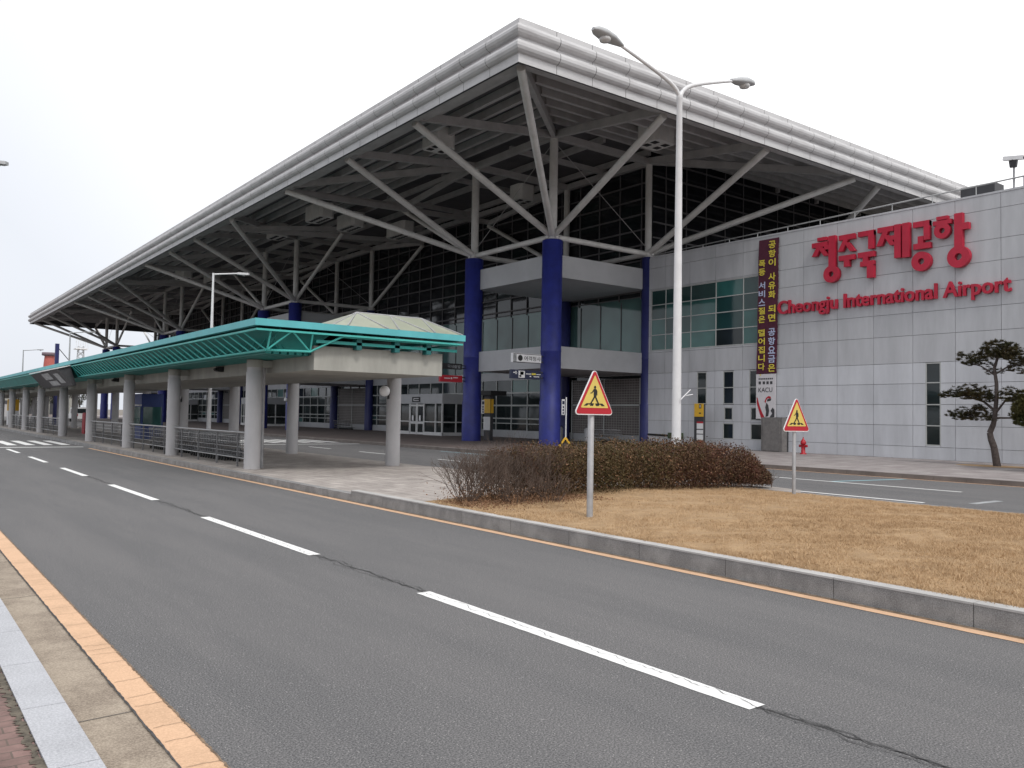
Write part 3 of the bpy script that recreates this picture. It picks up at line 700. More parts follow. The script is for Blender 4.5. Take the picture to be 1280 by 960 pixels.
# green valve box on the wall
GB = thing('valve_box', 'small dark green box with pipe fixed to the wall left of the totem', 'valve box', (38.8, 35, .9))
MB().box(38.7, 34.4, .62, 38.99, 35.4, .98).build('box', 'greenbox', GB); MB().tube((38.85, 35.4, .8), (38.85, 37.2, .83), .06, .06, 8).build('pipe', 'black', GB)
# roof camera, roof box, aerials
CC = thing('roof_camera', 'white security camera on a post above the wing roof edge', 'security camera', (39.3, 15.85, 12.1))
MB().tube((39.3, 15.9, 12.1), (39.3, 15.9, 13.15), .05, .05, 8).build('post', 'pole_grey', CC)
hs = MB().bar((39.25, 16.3, 13.56), (39.2, 15.45, 13.42), .17, .17).build('housing', 'white', CC)
MB().tube((39.2, 15.46, 13.42), (39.19, 15.36, 13.40), .07, .07, 10).build('camera_lens', 'black', hs)
MB().bar((39.3, 15.9, 13.1), (39.22, 15.82, 13.42), .16, .2, (0,1,0)).bar((39.3, 15.98, 13.12), (39.3, 16.02, 13.42), .14, .14, (0,1,0)).build('pan_head', 'dark', CC)
RB = MB().box(42.6, 18.1, 12.5, 43.6, 19.7, 13.55).box(42.7, 18.2, 12.0, 43.5, 19.6, 12.5).build('rooftop_unit', 'dark')
tag(RB, 'black box unit on the wing roof behind the rail', 'rooftop unit')
for x, y, z in ((44, 20.13, 15.57), (44, 19.54, 15.75)):
    a = thing('roof_aerial', 'thin white rod aerial on the wing roof, ' + ('the shorter, left one' if z < 15.6 else 'the taller, right one'), 'aerial', (x, y, 12), 'rod aerials on the wing roof')
    MB().tube((x, y, 12), (x, y, z), .02, .01, 5).build('rod', 'white', a); MB().tube((x, y, 12), (x, y, 12.4), .05, .05, 8).build('base', 'white', a)

# ================================================================== PASSENGER CANOPY
K = thing('walkway_canopy', 'long teal roofed walkway canopy on round concrete columns along the platform', 'canopy', (11.3, 60, .15))
RX0, RX1, RY0, RY1 = 7.55, 13.97, 20.9, 128.0; zt, zb = 4.23, 4.05
CX0, CY0, zc = 8.02, 21.35, 3.46
colY = [24.45, 32.9, 40.0, 48.3, 56.6, 65.3, 72.8, 81.0, 88.6, 96.6, 104.7, 112.8, 120.9]
for Yc in colY:
    for x in (8.85, 13.55):
        MB().lathe((x, Yc, .15), [(.235, 0), (.235, 2.86), (.215, 2.87), (.215, 2.999)], 20).build('column', 'concrete', K)
        if x < 9: MB().lathe((x, Yc, 0), [(.23, 3.155), (.23, 3.375)], 18).box(x+.1, Yc-.12, 3.16, 9.355, Yc+.12, 3.36).build('column_head', 'beam', K)
MB().tube((9.12, 24.62, .15), (9.12, 24.62, 3.44), .045, .045, 10).tube((9.25, 24.75, .15), (9.25, 24.75, 3.44), .05, .05, 10).build('downpipe', 'pole_grey', K)
MB().box(9.36, 21.36, 3.0, 13.45, RY1, 3.66).build('beam', 'beam', K)
# roof deck and rim
m = MB(); m.box(RX0+.1, RY0+.1, zt-.1, RX1-.1, RY1, zt-.02); m.build('roof', 'teal_deep', K)
m = MB()
MB().box(9.3, RY0+.2, 3.72, 13.8, RY0+.34, 3.8).build('end_tube', 'teal', K)
def rim(mb, inset, z0, z1, th):
    x0, x1, y0, y1 = RX0+inset, RX1-inset, RY0+inset, RY1
    mb.box(x0, y0, z0, x0+th, y1, z1); mb.box(x1-th, y0, z0, x1, y1, z1); mb.box(x0+th, y0, z0, x1-th, y0+th, z1)
rim(m, 0, zb, zt, .14); m.build('rim', 'teal_rim', K)
m = MB(); rim(m, .05, zb-.12, zb-.07, .06); m.build('rim_tube', 'teal_rod', K)
# lower chord + underside louvres
m = MB()
m.tube((CX0, CY0, zc), (CX0, 47, zc), .035, .035, 8); m.tube((CX0, CY0, zc), (9.2, CY0-.1, zc+.02), .035, .035, 8)
m.tube((9.2, CY0-.1, zc+.02), (10.1, RY0+.1, zb-.08), .03, .03, 8)
m.build('lower_chord', 'teal_rod', K)
m = MB()
for q in range(6): x = CX0+.10+q*.215; m.box(x, CY0+.3, zc-.07, x+.15, 47, zc+.03)
m.build('underside_slat', 'teal', K)
MB().box(9.30, CY0+.2, zc-.05, 9.355, RY1, 4.1).build('inner_panel', 'teal_deep', K)
MB().prism([(RX0+.42, CY0-.1, zb-.03), (CX0+.42, CY0+.25, zc+.06), (CX0+.45, CY0+.25, zc+.06), (RX0+.47, CY0-.1, zb-.03)], (0, 25.6, 0)).build('back_sheet', 'teal', K)
MB().box(CX0+.46, CY0+.25, zc+.05, 9.29, 47, zc+.075).build('tray', 'teal_deep', K)
MB().prism([(CX0+.1, RY0+.55, zb-.03), (9.9, RY0+.55, zb-.03), (9.28, CY0+.22, zc+.06), (CX0+.45, CY0+.22, zc+.06)], (0, .02, 0)).build('end_sheet', 'teal', K)
# zig-zag rods : many on one canopy
y = 21.3; i = 0
while y < 46.5:
    MB().tube((RX0+.10, y+.75, zb-.1), (CX0, max(CY0, y), zc), .024, .024, 6).build('truss_rod', 'teal_rod', K)
    MB().tube((RX0+.75, y-.2, zb-.02), (CX0+.05, y+.3, zc), .02, .02, 5).build('inner_rod', 'teal', K)
    y += .62; i += 1
for x, e in ((8.0, 8.02), (8.55, 8.02), (8.6, 9.2), (9.15, 9.2)):
    MB().tube((x, RY0+.1, zb-.1), (e, CY0-.08, zc+.01), .026, .026, 6).build('end_rod', 'teal_rod', K)
for x in (8.3, 9.0, 9.5): MB().tube((x, RY0+.9, zb), (x+.3, CY0+.1, zc+.02), .018, .018, 5).build('inner_rod', 'teal', K)
for x in (10.55, 11.75, 12.8): MB().box(x-.06, 21.1, 3.6, x+.1, 21.34, 4.05).build('bracket', 'teal_deep', K)
MB().box(10.0, RY0+.16, 3.9, 13.8, RY0+.3, 3.98).build('end_tube', 'teal_rod', K)
# solid fascia farther along
MB().prism([(RX0+.02, 58, zb), (CX0-.05, 58, zc-.02), (CX0+.02, 58, zc-.02), (RX0+.1, 58, zb)], (0, 70, 0)).build('solid_fascia', 'teal', K)
MB().box(CX0-.04, 47, zc-.05, 9.3, RY1, zc-.01).build('solid_soffit', 'teal', K)
MB().prism([(RX0+.02, 47, zb), (CX0-.05, 47, zc-.02), (CX0+.02, 47, zc-.02), (RX0+.1, 47, zb)], (0, 10.9, 0)).build('solid_fascia', 'teal', K)
# skylight : hipped polycarbonate ridge at the end of the canopy roof
sx0, sx1, sy0, sy1, sz = 9.7, 13.94, 20.97, 23.6, 4.225
ra, rb = (11.0, 22.2, 4.78), (13.2, 22.2, 4.78)
sk = MB()
fa, fb, ga, gb = (sx0, sy0, sz), (sx1, sy0, sz), (sx0, sy1, sz), (sx1, sy1, sz)
sk.poly([fa, fb, rb, ra]); sk.poly([gb, ga, ra, rb]); sk.poly([ga, fa, ra]); sk.poly([fb, gb, rb])
SK = sk.build('skylight', 'skylight', K)
m = MB()
def rid(t): return tuple(ra[q]+(rb[q]-ra[q])*t for q in range(3))
def ep(x): return (x, sy0, sz+.02)
for t, xa, xb in ((0, 10.15, 11.4), (.5, 11.75, 12.75), (1.0, 12.95, 13.9)):
    m.tube(rid(t), ep(xa), .022, .022, 6); m.tube(rid(t), ep(xb), .022, .022, 6)
m.tube(ra, rb, .025, .025, 6); m.tube(ra, fa, .02, .02, 6); m.tube(rb, fb, .02, .02, 6)
m.build('glazing_bar', 'pole_grey', SK)

# small cameras under the canopy eave
for i, y in enumerate((28.9, 44.6, 60.5)):
    o = MB().box(9.14, y-.1, 3.18, 9.36, y+.1, 3.36).tube((9.16, y, 3.27), (9.05, y-.05, 3.24), .05, .05, 8).build('eave_camera', 'black')
    tag(o, 'small black camera under the canopy beam, ' + ('between the first and second columns', 'between the third and fourth columns', 'far along the platform')[i], 'camera', 'cameras under the canopy')
# advertising box on the canopy edge
AD = thing('advert_box', 'tilted advertising box with white lid fixed to the teal canopy edge', 'advertising box', (7.4, 52, 3.0))
sd = [(7.9, 47, 3.0), (7.75, 47, 3.0), (7.05, 47, 3.78), (7.6, 47, 3.95)]
MB().prism(sd, (0, 9.6, 0)).build('box', 'dark', AD)
MB().prism([(7.0, 46.9, 3.80), (7.62, 46.9, 3.98), (7.62, 46.9, 4.02), (7.0, 46.9, 3.86)], (0, 9.8, 0)).build('lid', 'white_metal', AD)
ad = MB()
def adp(t, y): return (7.75-.7*t-.012, y, 3.0+.78*t-.008)
for (t0, t1, y0, y1) in [(.2, .8, 48, 49.4), (.1, .4, 50, 52.6), (.5, .9, 50.5, 53)]: ad.add([adp(t0, y0), adp(t0, y1), adp(t1, y1), adp(t1, y0)], [(0,1,2,3)])
ad.build('picture', 'faded_paint', AD)
# railings between the columns
def railing(y0, y1, label):
    t = thing('railing', label, 'railing', (8.85, (y0+y1)/2, .15), 'railings between the canopy columns')
    MB().tube((8.85, y0, 1.2), (8.85, y1, 1.2), .032, .032, 8).build('top_rail', 'chrome', t)
    m = MB(); m.tube((8.85, y0, .42), (8.85, y1, .42), .02, .02, 6)
    for z in (.6, .75, .9, 1.05): m.tube((8.85, y0, z), (8.85, y1, z), .008, .008, 5)
    m.build('lower_rail', 'chrome', t)
    n = 4
    for i in range(n): y = y0+(y1-y0)*(i+.5)/n; MB().box(8.825, y-.025, .15, 8.875, y+.025, 1.19).build('post', 'rail_dark', t)
    m = MB(); y = y0+.1
    while y < y1: m.tube((8.85, y, .42), (8.85, y, 1.05), .006, .006, 4); y += .24
    m.build('baluster', 'rail_dark', t)
lbl = ['stainless railing between the first and second canopy columns, trolleys behind it', 'stainless railing between the second and third canopy columns', 'stainless railing between the third and fourth canopy columns', '', 'railing between the fifth and sixth columns, just left of the platform gap', 'railing between the sixth and seventh canopy columns', 'railing between the seventh and eighth canopy columns']
for i, l in enumerate(lbl):
    if l: railing(colY[i]+.26, colY[i+1]-.26, l)
# luggage trolleys
def trolley():
    t = thing('luggage_trolley', 'grey wire luggage trolley nested in the long row behind the railing', 'luggage trolley', (0,0,0), 'luggage trolleys in rows on the platform')
    m = MB(); m.tube((-.28, -.1, .25), (-.22, .75, .2), .018, .018, 5).tube((.28, -.1, .25), (.22, .75, .2), .018, .018, 5).tube((-.22, .75, .2), (.22, .75, .2), .018, .018, 5).tube((-.28, -.1, .25), (.28, -.1, .25), .018, .018, 5)
    for q in range(4): m.tube((-.2+.13*q, -.1, .25), (-.17+.11*q, .75, .2), .01, .01, 4)
    m.build('base_frame', 'rail_dark', t)
    for q in (-1, 1): MB().tube((q*.27, -.08, .25), (q*.27, -.24, .86), .016, .016, 5).build('upright', 'rail_dark', t)
    MB().tube((-.3, -.24, .88), (.3, -.24, .88), .028, .028, 8).build('handle', 'pole_grey', t)
    m = MB()
    for z in (.6, .68, .76): m.tube((-.24, -.2, z), (.24, -.2, z), .006, .006, 4); m.tube((-.24, -.2, z), (-.2, .05, z), .006, .006, 4); m.tube((.24, -.2, z), (.2, .05, z), .006, .006, 4)
    m.tube((-.2, .05, .6), (.2, .05, .6), .008, .008, 4); m.tube((-.2, .05, .76), (.2, .05, .76), .008, .008, 4)
    m.build('basket', 'pole_grey', t)
    MB().box(-.2, -.2, .4, .2, -.185, .52).build('sign_plate', 'stone', t)
    for x, y in ((-.25, -.05), (.25, -.05), (0, .7)): MB().tube((x-.02, y, .08), (x+.02, y, .08), .08, .08, 10).build('wheel', 'tyre', t)
    return t
tr0 = trolley(); first = True
def put_trolley(x, y, rz, label, z=.15):
    global first
    o = tr0 if first else copy_tree(tr0); first = False
    o.location = (x, y, z); o.rotation_euler = (0, 0, rz); o['label'] = label
for i in range(14): put_trolley(9.7, 28.7+i*.29, math.pi, 'wire luggage trolley nested in the front row behind the first railing')
for i in range(10): put_trolley(10.6, 31.2+i*.29, math.pi, 'wire luggage trolley nested in the second row behind the first railing')
for i in range(16): put_trolley(9.8, 34.2+i*.31, math.pi, 'wire luggage trolley nested in the row behind the second railing')
for i in range(7): put_trolley(38.3, 39.2+i*.36, math.pi, 'wire luggage trolley in the row before the louvred screen of the near porch')
for i in range(9): put_trolley(38.2, 78.0+i*.36, math.pi, 'wire luggage trolley in the row before the louvred screen of the second porch')
# kiosk, bin and red board seen through the canopy
KI = thing('ticket_kiosk', 'blue and green glass booth with white shelf seen between the canopy columns', 'kiosk', (13.0, 50, .15))
MB().box(12.0, 51.2, .15, 13.2, 53.4, 2.75).build('booth', 'kiosk_blue', KI); MB().box(11.96, 51.3, .9, 11.99, 53.3, 2.0).build('window', 'glass_green', KI); MB().box(11.8, 51.1, 2.05, 12.0, 53.5, 2.12).build('shelf', 'white', KI)
MB().box(12.1, 51.16, .9, 13.1, 51.19, 2.0).build('window', 'glass_green', KI)
RBd = MB().box(11.0, 62.0, .15, 11.25, 62.9, 1.5).box(11.02, 62.1, 1.5, 11.23, 62.8, 1.56).build('red_board', 'signred'); tag(RBd, 'red upright board standing beside the gap in the platform railings', 'display board')
YB_ = thing('vending_machine', 'yellow and white vending machine at the far end of the canopy', 'vending machine', (10.2, 93, .15))
MB().box(9.8, 92.6, .15, 10.7, 93.5, 1.5).build('lower_body', 'white', YB_); MB().box(9.8, 92.6, 1.51, 10.7, 93.5, 2.6).build('upper_body', 'yellow', YB_)
# globe cameras
def globe(p, arm, label):
    t = thing('globe_camera', label, 'dome camera', p, 'white globe cameras')
    x, y, z = p; n = 8
    MB().lathe((x, y, z-.18), [(.17*math.sin(math.pi*i/n)+.002, .18-.18*math.cos(math.pi*i/n)) for i in range(n+1)], 14).build('globe', 'white', t)
    MB().tube((x, y, z+.05), arm, .035, .035, 8).tube((arm[0], arm[1], z-.25), (arm[0], arm[1], z+.05), .04, .04, 8).build('bracket', 'black', t)
globe((13.12, 24.3, 2.58), (13.32, 24.4, 2.55), 'white globe camera on the right end column of the canopy')
globe((30.45, 75.7, 3.0), (30.7, 75.8, 2.9), 'white globe camera on the blue column of the second porch')
globe((13.1, 47.9, 2.55), (13.33, 48.1, 2.5), 'white globe camera on a rear canopy column beyond the trolleys')

# ================================================================== SIGNS ON THE PORCH
def hsign(name, label, x0, x1, yy, z0, z1, m, deco):
    t = thing(name, label, 'hanging sign', ((x0+x1)/2, yy, z0), 'signs hung from the blue columns')
    b_ = MB().box(x0, yy-.1, z0, x1, yy+.1, z1).build('box', m, t)
    MB().tube((x1, yy, z1-.1), (x1+.45, yy, z1-.1), .04, .04, 6).tube((x1, yy, z0+.1), (x1+.45, yy, z0+.1), .04, .04, 6).build('bracket', 'dark', t)
    mats = {}
    for d in deco:
        mb = mats.setdefault(d[-1], MB()); P = (x0, yy-.104, z0)
        if d[0] == 'b': mb.box(x0+d[1], yy-.106, z0+d[2], x0+d[3], yy-.101, z0+d[4])
        elif d[0] == 't': put_text(mb, d[1], d[2], P, (1,0,0), (0,0,1), (0,-1,0), .003, .008)
        elif d[0] == 'd': mb.poly([(x0+d[1]+d[3]*math.cos(a*math.pi/10), yy-.105, z0+d[2]+d[3]*math.sin(a*math.pi/10)) for a in range(20)])
    for k_, mb in mats.items(): mb.build('lettering', k_, b_)
hsign('hanging_sign', 'white sign with black symbol and lettering hung high from the corner blue column', 28.36, 30.4, 37.7, 4.88, 5.40, 'white',
      [('b', .02, .02, .25, .5, 'faded_paint'), ('d', .52, .25, .17, 'black'), ('t', '여객청사', (.8, .12, 2.0, .38), 'black'), ('b', .03, -.0, 2.03, .03, 'dark'), ('b', .03, .47, 2.03, .5, 'dark')])
hsign('hanging_sign', 'dark navy direction sign with white arrow and pictogram under the white sign', 28.27, 30.4, 37.7, 3.96, 4.46, 'navy',
      [('b', .12, .3, .4, .36, 'white'), ('b', .28, .24, .36, .42, 'white'), ('b', .5, .05, .95, .45, 'white'), ('b', .62, .22, .86, .40, 'navy'), ('b', .56, .1, .7, .2, 'navy'), ('b', 1.02, .26, 1.4, .31, 'white'), ('b', 1.45, .24, 1.75, .34, 'bannertext'), ('b', 1.8, .26, 2.1, .3, 'white'), ('b', 1.3, .12, 1.42, .18, 'white'), ('b', 1.6, .12, 2.0, .17, 'white')])
hsign('hanging_sign', 'black sign with pale lettering hung from the left blue column', 28.74, 30.3, 45.8, 4.80, 5.17, 'black', [('t', '국내출발', (.45, .07, 1.45, .29), 'faded_paint')])
hsign('hanging_sign', 'red sign with small pale writing hung below the black sign', 28.66, 30.35, 45.8, 3.97, 4.40, 'signred', [('b', .3, .2, .75, .26, 'bannerwhite'), ('b', .8, .18, .9, .3, 'bannerwhite'), ('b', .98, .25, 1.35, .32, 'bannerwhite')])
for x, y, l in ((31.35, 37.08, 'narrow white notice plate on the right side of the corner blue column'), (31.35, 45.18, 'narrow white notice plate on the left porch column')):
    t = thing('column_notice', l, 'notice plate', (x, y, 1.9), 'notice plates on the blue columns'); x += .28; b_ = MB().box(x-.11, y-.07, 1.95, x+.11, y-.03, 2.85).build('plate', 'white', t)
    mm = MB(); [mm.box(x-.05, y-.075, z, x+.05, y-.071, z+.12) for z in (2.0, 2.17, 2.34)]; mm.box(x-.08, y-.075, 2.56, x+.08, y-.071, 2.76); mm.build('lettering', 'navy', b_)
    MB().box(x-.06, y-.03, 2.2, x+.06, y+.02, 2.4).build('bracket', 'dark', t)
# yellow-headed totem by the left porch column
t = thing('sign_totem', 'yellow and white totem with dark canopy beside the left blue porch column', 'information totem', (33.0, 46.4, .15))
MB().box(32.85, 46.0, .15, 33.1, 46.7, 3.2).build('body', 'dark', t); MB().box(32.8, 45.95, 2.0, 32.84, 46.75, 2.95).build('head_panel', 'yellow', t); MB().box(32.9, 45.96, 2.0, 33.1, 45.99, 2.95).build('head_panel', 'yellow', t)
MB().box(32.8, 45.97, .85, 32.84, 46.7, 1.75).build('notice', 'white', t); MB().box(32.6, 45.6, 3.2, 33.9, 47, 3.5).build('canopy', 'black', t)
# caution stand
t = thing('caution_stand', 'yellow and black A-shaped foot with slim white pole beside the corner column', 'caution stand', (29.6, 34.4, .15))
for s in (-1, 1):
    f_ = MB().bar((29.6-.02, 34.4, .72), (29.6+s*.3, 34.4-s*.25, .16), .1, .1).build('foot', 'yellow', t); MB().bar((29.6+s*.12, 34.4-s*.1, .5), (29.6+s*.2, 34.4-s*.165, .34), .11, .11).build('stripe', 'black', f_)
MB().tube((29.6, 34.4, .6), (29.6, 34.4, 2.9), .035, .035, 8).build('pole', 'pole_white', t)
# waste bins by the screen
for x, y, l in ((37.6, 44.4, 'grey litter bin by the rear dark blue column of the near porch'), (37.2, 41.0, 'slim grey bin standing at the right end of the trolleys')):
    t = thing('litter_bin', l, 'litter bin', (x, y, .15), 'bins by the porch'); MB().lathe((x, y, .15), [(.26, 0), (.27, .9), (.2, .95), (.2, 1.0)], 14).build('body', 'pole_grey', t); MB().lathe((x, y, .15), [(.21, 1.0), (.24, 1.02), (.1, 1.1)], 14).build('lid', 'dark', t)

# ================================================================== STREET LAMPS
def cobra(head_c, d, parent, big=1.0):
    """lamp head: flattened teardrop along direction d from its neck"""
    c = Vector(head_c); d = Vector(d).normalized(); s = d.cross(Vector((0,0,1))).normalized(); up = s.cross(d)
    n = 12; prof = [(0, .05, .05), (.12, .09, .08), (.3, .15, .12), (.55, .17, .14), (.75, .13, .11), (.86, .05, .05)]
    vs = []; fs = []
    for t_, w, h in prof:
        for i in range(n):
            a = 2*math.pi*i/n; hh = h*(1 if math.sin(a) > 0 else .45)
            vs.append(c+d*t_*big+s*w*big*math.cos(a)+up*hh*big*math.sin(a))
    for k_ in range(len(prof)-1):
        for i in range(n): fs.append((k_*n+i, k_*n+(i+1) % n, (k_+1)*n+(i+1) % n, (k_+1)*n+i))
    mb = MB(); mb.add(vs, fs, True); mb.add(vs[:n], [tuple(range(n))[::-1]]); mb.add(vs[-n:], [tuple(range(n))])
    h_ = mb.build('lamp_head', 'lampgrey', parent)
    mb = MB(); q = c+d*.5*big-up*.06*big
    mb.lathe((q.x, q.y, q.z-.07*big), [(.03*big, 0), (.11*big, .02*big), (.13*big, .07*big), (.12*big, .1*big)], 12); mb.build('lens', 'lens', h_)
LP = (16.95, 15.2); LZ = 10.65
L1 = thing('street_lamp', 'tall white double-armed street lamp standing behind the hedge', 'street lamp', (*LP, .15), 'street lamps along the island')
MB().lathe((*LP, .15), [(.2, 0), (.2, .04), (.13, .06), (.125, .8), (.105, 5.5), (.075, 10.3), (.085, 10.32), (.085, 10.42)], 16).build('pole', 'pole_white', L1)
MB().box(LP[0]-.05, LP[1]-.135, .8, LP[0]+.05, LP[1]-.115, 1.3).build('hatch', 'lampgrey', L1)
for s, dx, dz in ((-1, 2.2, .78), (1, 2.2, 1.0)):
    mb = MB(); pr = None
    for i in range(14):
        u = i/13; p = Vector((LP[0]+s*dx*u**1.15, LP[1], LZ-.12+dz*(.24*(1-(1-u)**9)+.76*u)))
        if pr is not None: mb.tube(pr, p, .06-.02*u, .06-.02*u, 8)
        pr = p
    mb.build('arm', 'pole_white', L1); cobra(pr+Vector((-s*.04, 0, 0)), (s, 0, .14), L1, 1.2)
mb = MB(); mb.tube((16.9, 15.02, 2.35), (17.15, 14.9, 2.62), .015, .015, 5).tube((17.0, 15.0, 2.45), (17.3, 14.95, 2.5), .012, .012, 5); mb.build('aerial_bracket', 'white', L1)
def single_lamp(x, y, h, arm, label, mname='lampgrey'):
    t = thing('street_lamp', label, 'street lamp', (x, y, .15), 'street lamps along the island')
    MB().lathe((x, y, .15), [(.13, 0), (.12, .6), (.085, h*.6), (.055, h-.2), (.06, h)], 12).build('pole', mname, t)
    mb = MB(); mb.tube((x, y, h+.08), (x+arm, y, h+.28), .045, .04, 8); mb.build('arm', mname, t)
    mb = MB(); s = 1 if arm > 0 else -1
    mb.prism([(x+arm-s*.05, y-.1, h+.22), (x+arm+s*.5, y-.16, h+.24), (x+arm+s*.62, y, h+.25), (x+arm+s*.5, y+.16, h+.24), (x+arm-s*.05, y+.1, h+.22)], (0, 0, .11))
    hd = mb.build('lamp_head', mname, t); MB().lathe((x+arm+s*.3, y, h+.17), [(.05, 0), (.11, .05)], 10).build('lens', 'lens', hd)
single_lamp(14.1, 45.6, 9.1, 1.35, 'single-armed street lamp rising behind the near end of the canopy roof', 'pole_white')
single_lamp(14.2, 88.6, 8.9, 1.6, 'single-armed street lamp behind the canopy below the far roof end')
single_lamp(14.2, 121, 8.9, 1.6, 'far grey street lamp left of the red tower')
single_lamp(13.6, 158, 8.9, 1.0, 'most distant grey street lamp at the left edge')
single_lamp(-.2, 34.5, 10.2, 2.95, 'street lamp on the left sidewalk, only its head in view')

# ================================================================== CROSSING SIGNS
def rounded_tri(c, w, h, r, n=5):
    P = [Vector((c[0]-w/2, c[1])), Vector((c[0]+w/2, c[1])), Vector((c[0], c[1]+h))]; out = []
    for i in range(3):
        p = P[i]; a = (P[i-1]-p).normalized(); b_ = (P[(i+1) % 3]-p).normalized(); bis = (a+b_).normalized(); half = a.angle(b_)/2
        cc = p+bis*(r/math.sin(half)); s = p+a*(r/math.tan(half))-cc; e = p+b_*(r/math.tan(half))-cc
        a0 = math.atan2(s.y, s.x); a1 = math.atan2(e.y, e.x); da = (a1-a0+math.pi) % (2*math.pi)-math.pi
        for k_ in range(n+1): a_ = a0+da*k_/n; out.append((cc.x+r*math.cos(a_), cc.y+r*math.sin(a_)))
    return out
def warning_sign(x, y, z0, zb_, w, h, yaw, label, pr):
    t = thing('crossing_sign', label, 'road sign', (x, y, z0), 'pedestrian crossing warning signs'); R_ = Matrix.Rotation(yaw, 3, 'Z')
    def P(u, v, d=0): q = R_ @ Vector((u, -d, 0)); return (x+q.x, y+q.y, v)
    MB().lathe((x, y, z0-.1), [(pr, 0), (pr, zb_+.5-z0+.1), (pr*.7, zb_+.52-z0+.1)], 14).build('post', 'pole_grey', t)
    def lay(pts, d, th): return MB().prism([P(u, v, d) for u, v in pts], tuple(R_ @ Vector((0, -th, 0))))
    off = pr+.004
    pl = lay(rounded_tri((0, zb_), w, h, .05), off, .02).build('plate', 'white', t)
    f = MB(); f.poly([P(u, v, off+.024) for u, v in rounded_tri((0, zb_+.016), w*.955, h*.95, .04)]); f.build('border', 'signred', pl)
    f = MB(); k_ = .56; f.poly([P(u, v, off+.028) for u, v in rounded_tri((0, zb_+h*.15), w*.70, h*.70, .012)]); f.build('field', 'signyellow', pl)
    f = MB(); d = off+.032; q = lambda pts: f.poly([P(u*w, zb_+v*h, d) for u, v in pts])
    f.poly([P(.0*w+.028*w*math.cos(a*math.pi/6), zb_+.585*h+.033*h*math.sin(a*math.pi/6), d) for a in range(12)])
    q([(-.035,.55),(.03,.55),(.045,.5),(.035,.38),(-.03,.38)]); q([(-.035,.545),(-.03,.5),(-.075,.455),(-.115,.45),(-.115,.47),(-.08,.475)])
    q([(.03,.55),(.06,.5),(.06,.42),(.045,.41),(.045,.49),(.02,.52)])
    q([(-.03,.385),(.01,.385),(-.04,.3),(-.1,.225),(-.15,.215),(-.15,.235),(-.115,.25)]); q([(-.005,.385),(.035,.385),(.075,.3),(.125,.215),(.1,.205),(.045,.28)])
    for a in (-.235, -.08, .075, .22):
        sl = -a*.3; q([(a-.045, .192), (a+.035, .192), (a+.035+sl, .245), (a-.045+sl, .245)])
    f.build('symbol', 'black', pl)
    MB().box(x-.09, y-pr-.003, zb_+.12, x+.09, y+pr+.02, zb_+.16).build('clamp', 'pole_grey', t)
warning_sign(9.17, 10.04, .24, 1.885, .86, .76, 0, 'near pedestrian crossing sign, red and yellow triangle on a grey post by the kerb', .052)
warning_sign(16.1, 11.02, .24, 1.61, .86, .77, -.12, 'farther pedestrian crossing sign on a slim post at the right end of the hedge', .04)

# ================================================================== PLANTS
# trimmed hedge
HD = thing('hedge', 'trimmed rusty brown and olive hedge across the back of the grass island', 'hedge', (13.5, 13.4, .2))
def hedge_top(x, y):
    t = (x-10.0)/8.0
    base = 1.02+.12*np.sin(np.pi*np.clip(t, 0, 1))+.04*np.sin(x*3.1)+.03*np.sin(x*7.7+y*5)
    return base*np.clip((18.15-x)/1.9, 0, 1)**.5
def hedge_pts(n, x0, x1):
    x = rng.uniform(x0, x1, n); yc = 13.35; hw = .98*np.clip((18.3-x)/1.6, .12, 1)**.6
    s = rng.uniform(0, 1, n)**.45; a = rng.uniform(0, np.pi, n)
    # shell-biased super-ellipse section
    y = yc+np.sign(np.cos(a))*np.abs(np.cos(a))**.55*hw*s*(1+.10*np.sin(x*4.3)+.06*rng.normal(size=n))
    z = .22+(hedge_top(x, y)-.03)*np.abs(np.sin(a))**.5*s*(1+.05*rng.normal(size=n))
    return np.stack([x, y, z], 1)
c = np.vstack([hedge_pts(105000, 10.5, 18.1), hedge_pts(7000, 9.2, 10.9)]); c[:,0] = np.clip(c[:,0], 10, 18.3); lv = leaf_quads(c, .021)
red = rng.uniform(0, 1, len(c)) < np.clip((c[:,0]-12.8)/3.2, .05, .9)*.85+.45*np.clip((c[:,0]-11.0)/-.8, 0, 1)
mesh_np('foliage', lv, 4, ['hedge_leaf', 'hedge_rust', 'deadleaf'], np.where(rng.uniform(0,1,len(c)) < .1, 2, red.astype(int)), HD)
def twig_mesh(name, stems, m, parent):
    vs = []; 
    for a, b_, r0, r1 in stems:
        a = np.array(a); b_ = np.array(b_); d = b_-a; d = d/np.linalg.norm(d); u = np.cross(d, [.3, .8, .5]); u /= np.linalg.norm(u); w = np.cross(d, u)
        ring = [math.cos(2*math.pi*i/3)*u+math.sin(2*math.pi*i/3)*w for i in range(3)]
        for i in range(3):
            j = (i+1) % 3; vs += [a+ring[i]*r0, a+ring[j]*r0, b_+ring[j]*r1, b_+ring[i]*r1]
    return mesh_np(name, np.array(vs), 4, m, None, parent)
def shrub_stems(x, y, z, h, n, spread=.5, depth=3):
    st = []
    def grow(p, d, l, r, k_):
        q = p+d*l; st.append((p, q, r, r*.65))
        if k_ == 0: return
        for _ in range(random.choice((2, 2, 3))):
            e = d+np.array([random.gauss(0, .42), random.gauss(0, .42), random.gauss(.12, .25)]); e /= np.linalg.norm(e)
            grow(q, e, l*random.uniform(.55, .85), r*.62, k_-1)
    for _ in range(n):
        a = random.uniform(0, 2*math.pi); s = random.uniform(0, spread)
        d = np.array([math.cos(a)*s*.9, math.sin(a)*s*.9, 1]); d /= np.linalg.norm(d)
        grow(np.array([x+math.cos(a)*.12, y+math.sin(a)*.12, z-.03]), d, h*random.uniform(.26, .38), .0095, depth)
    return st
st = []
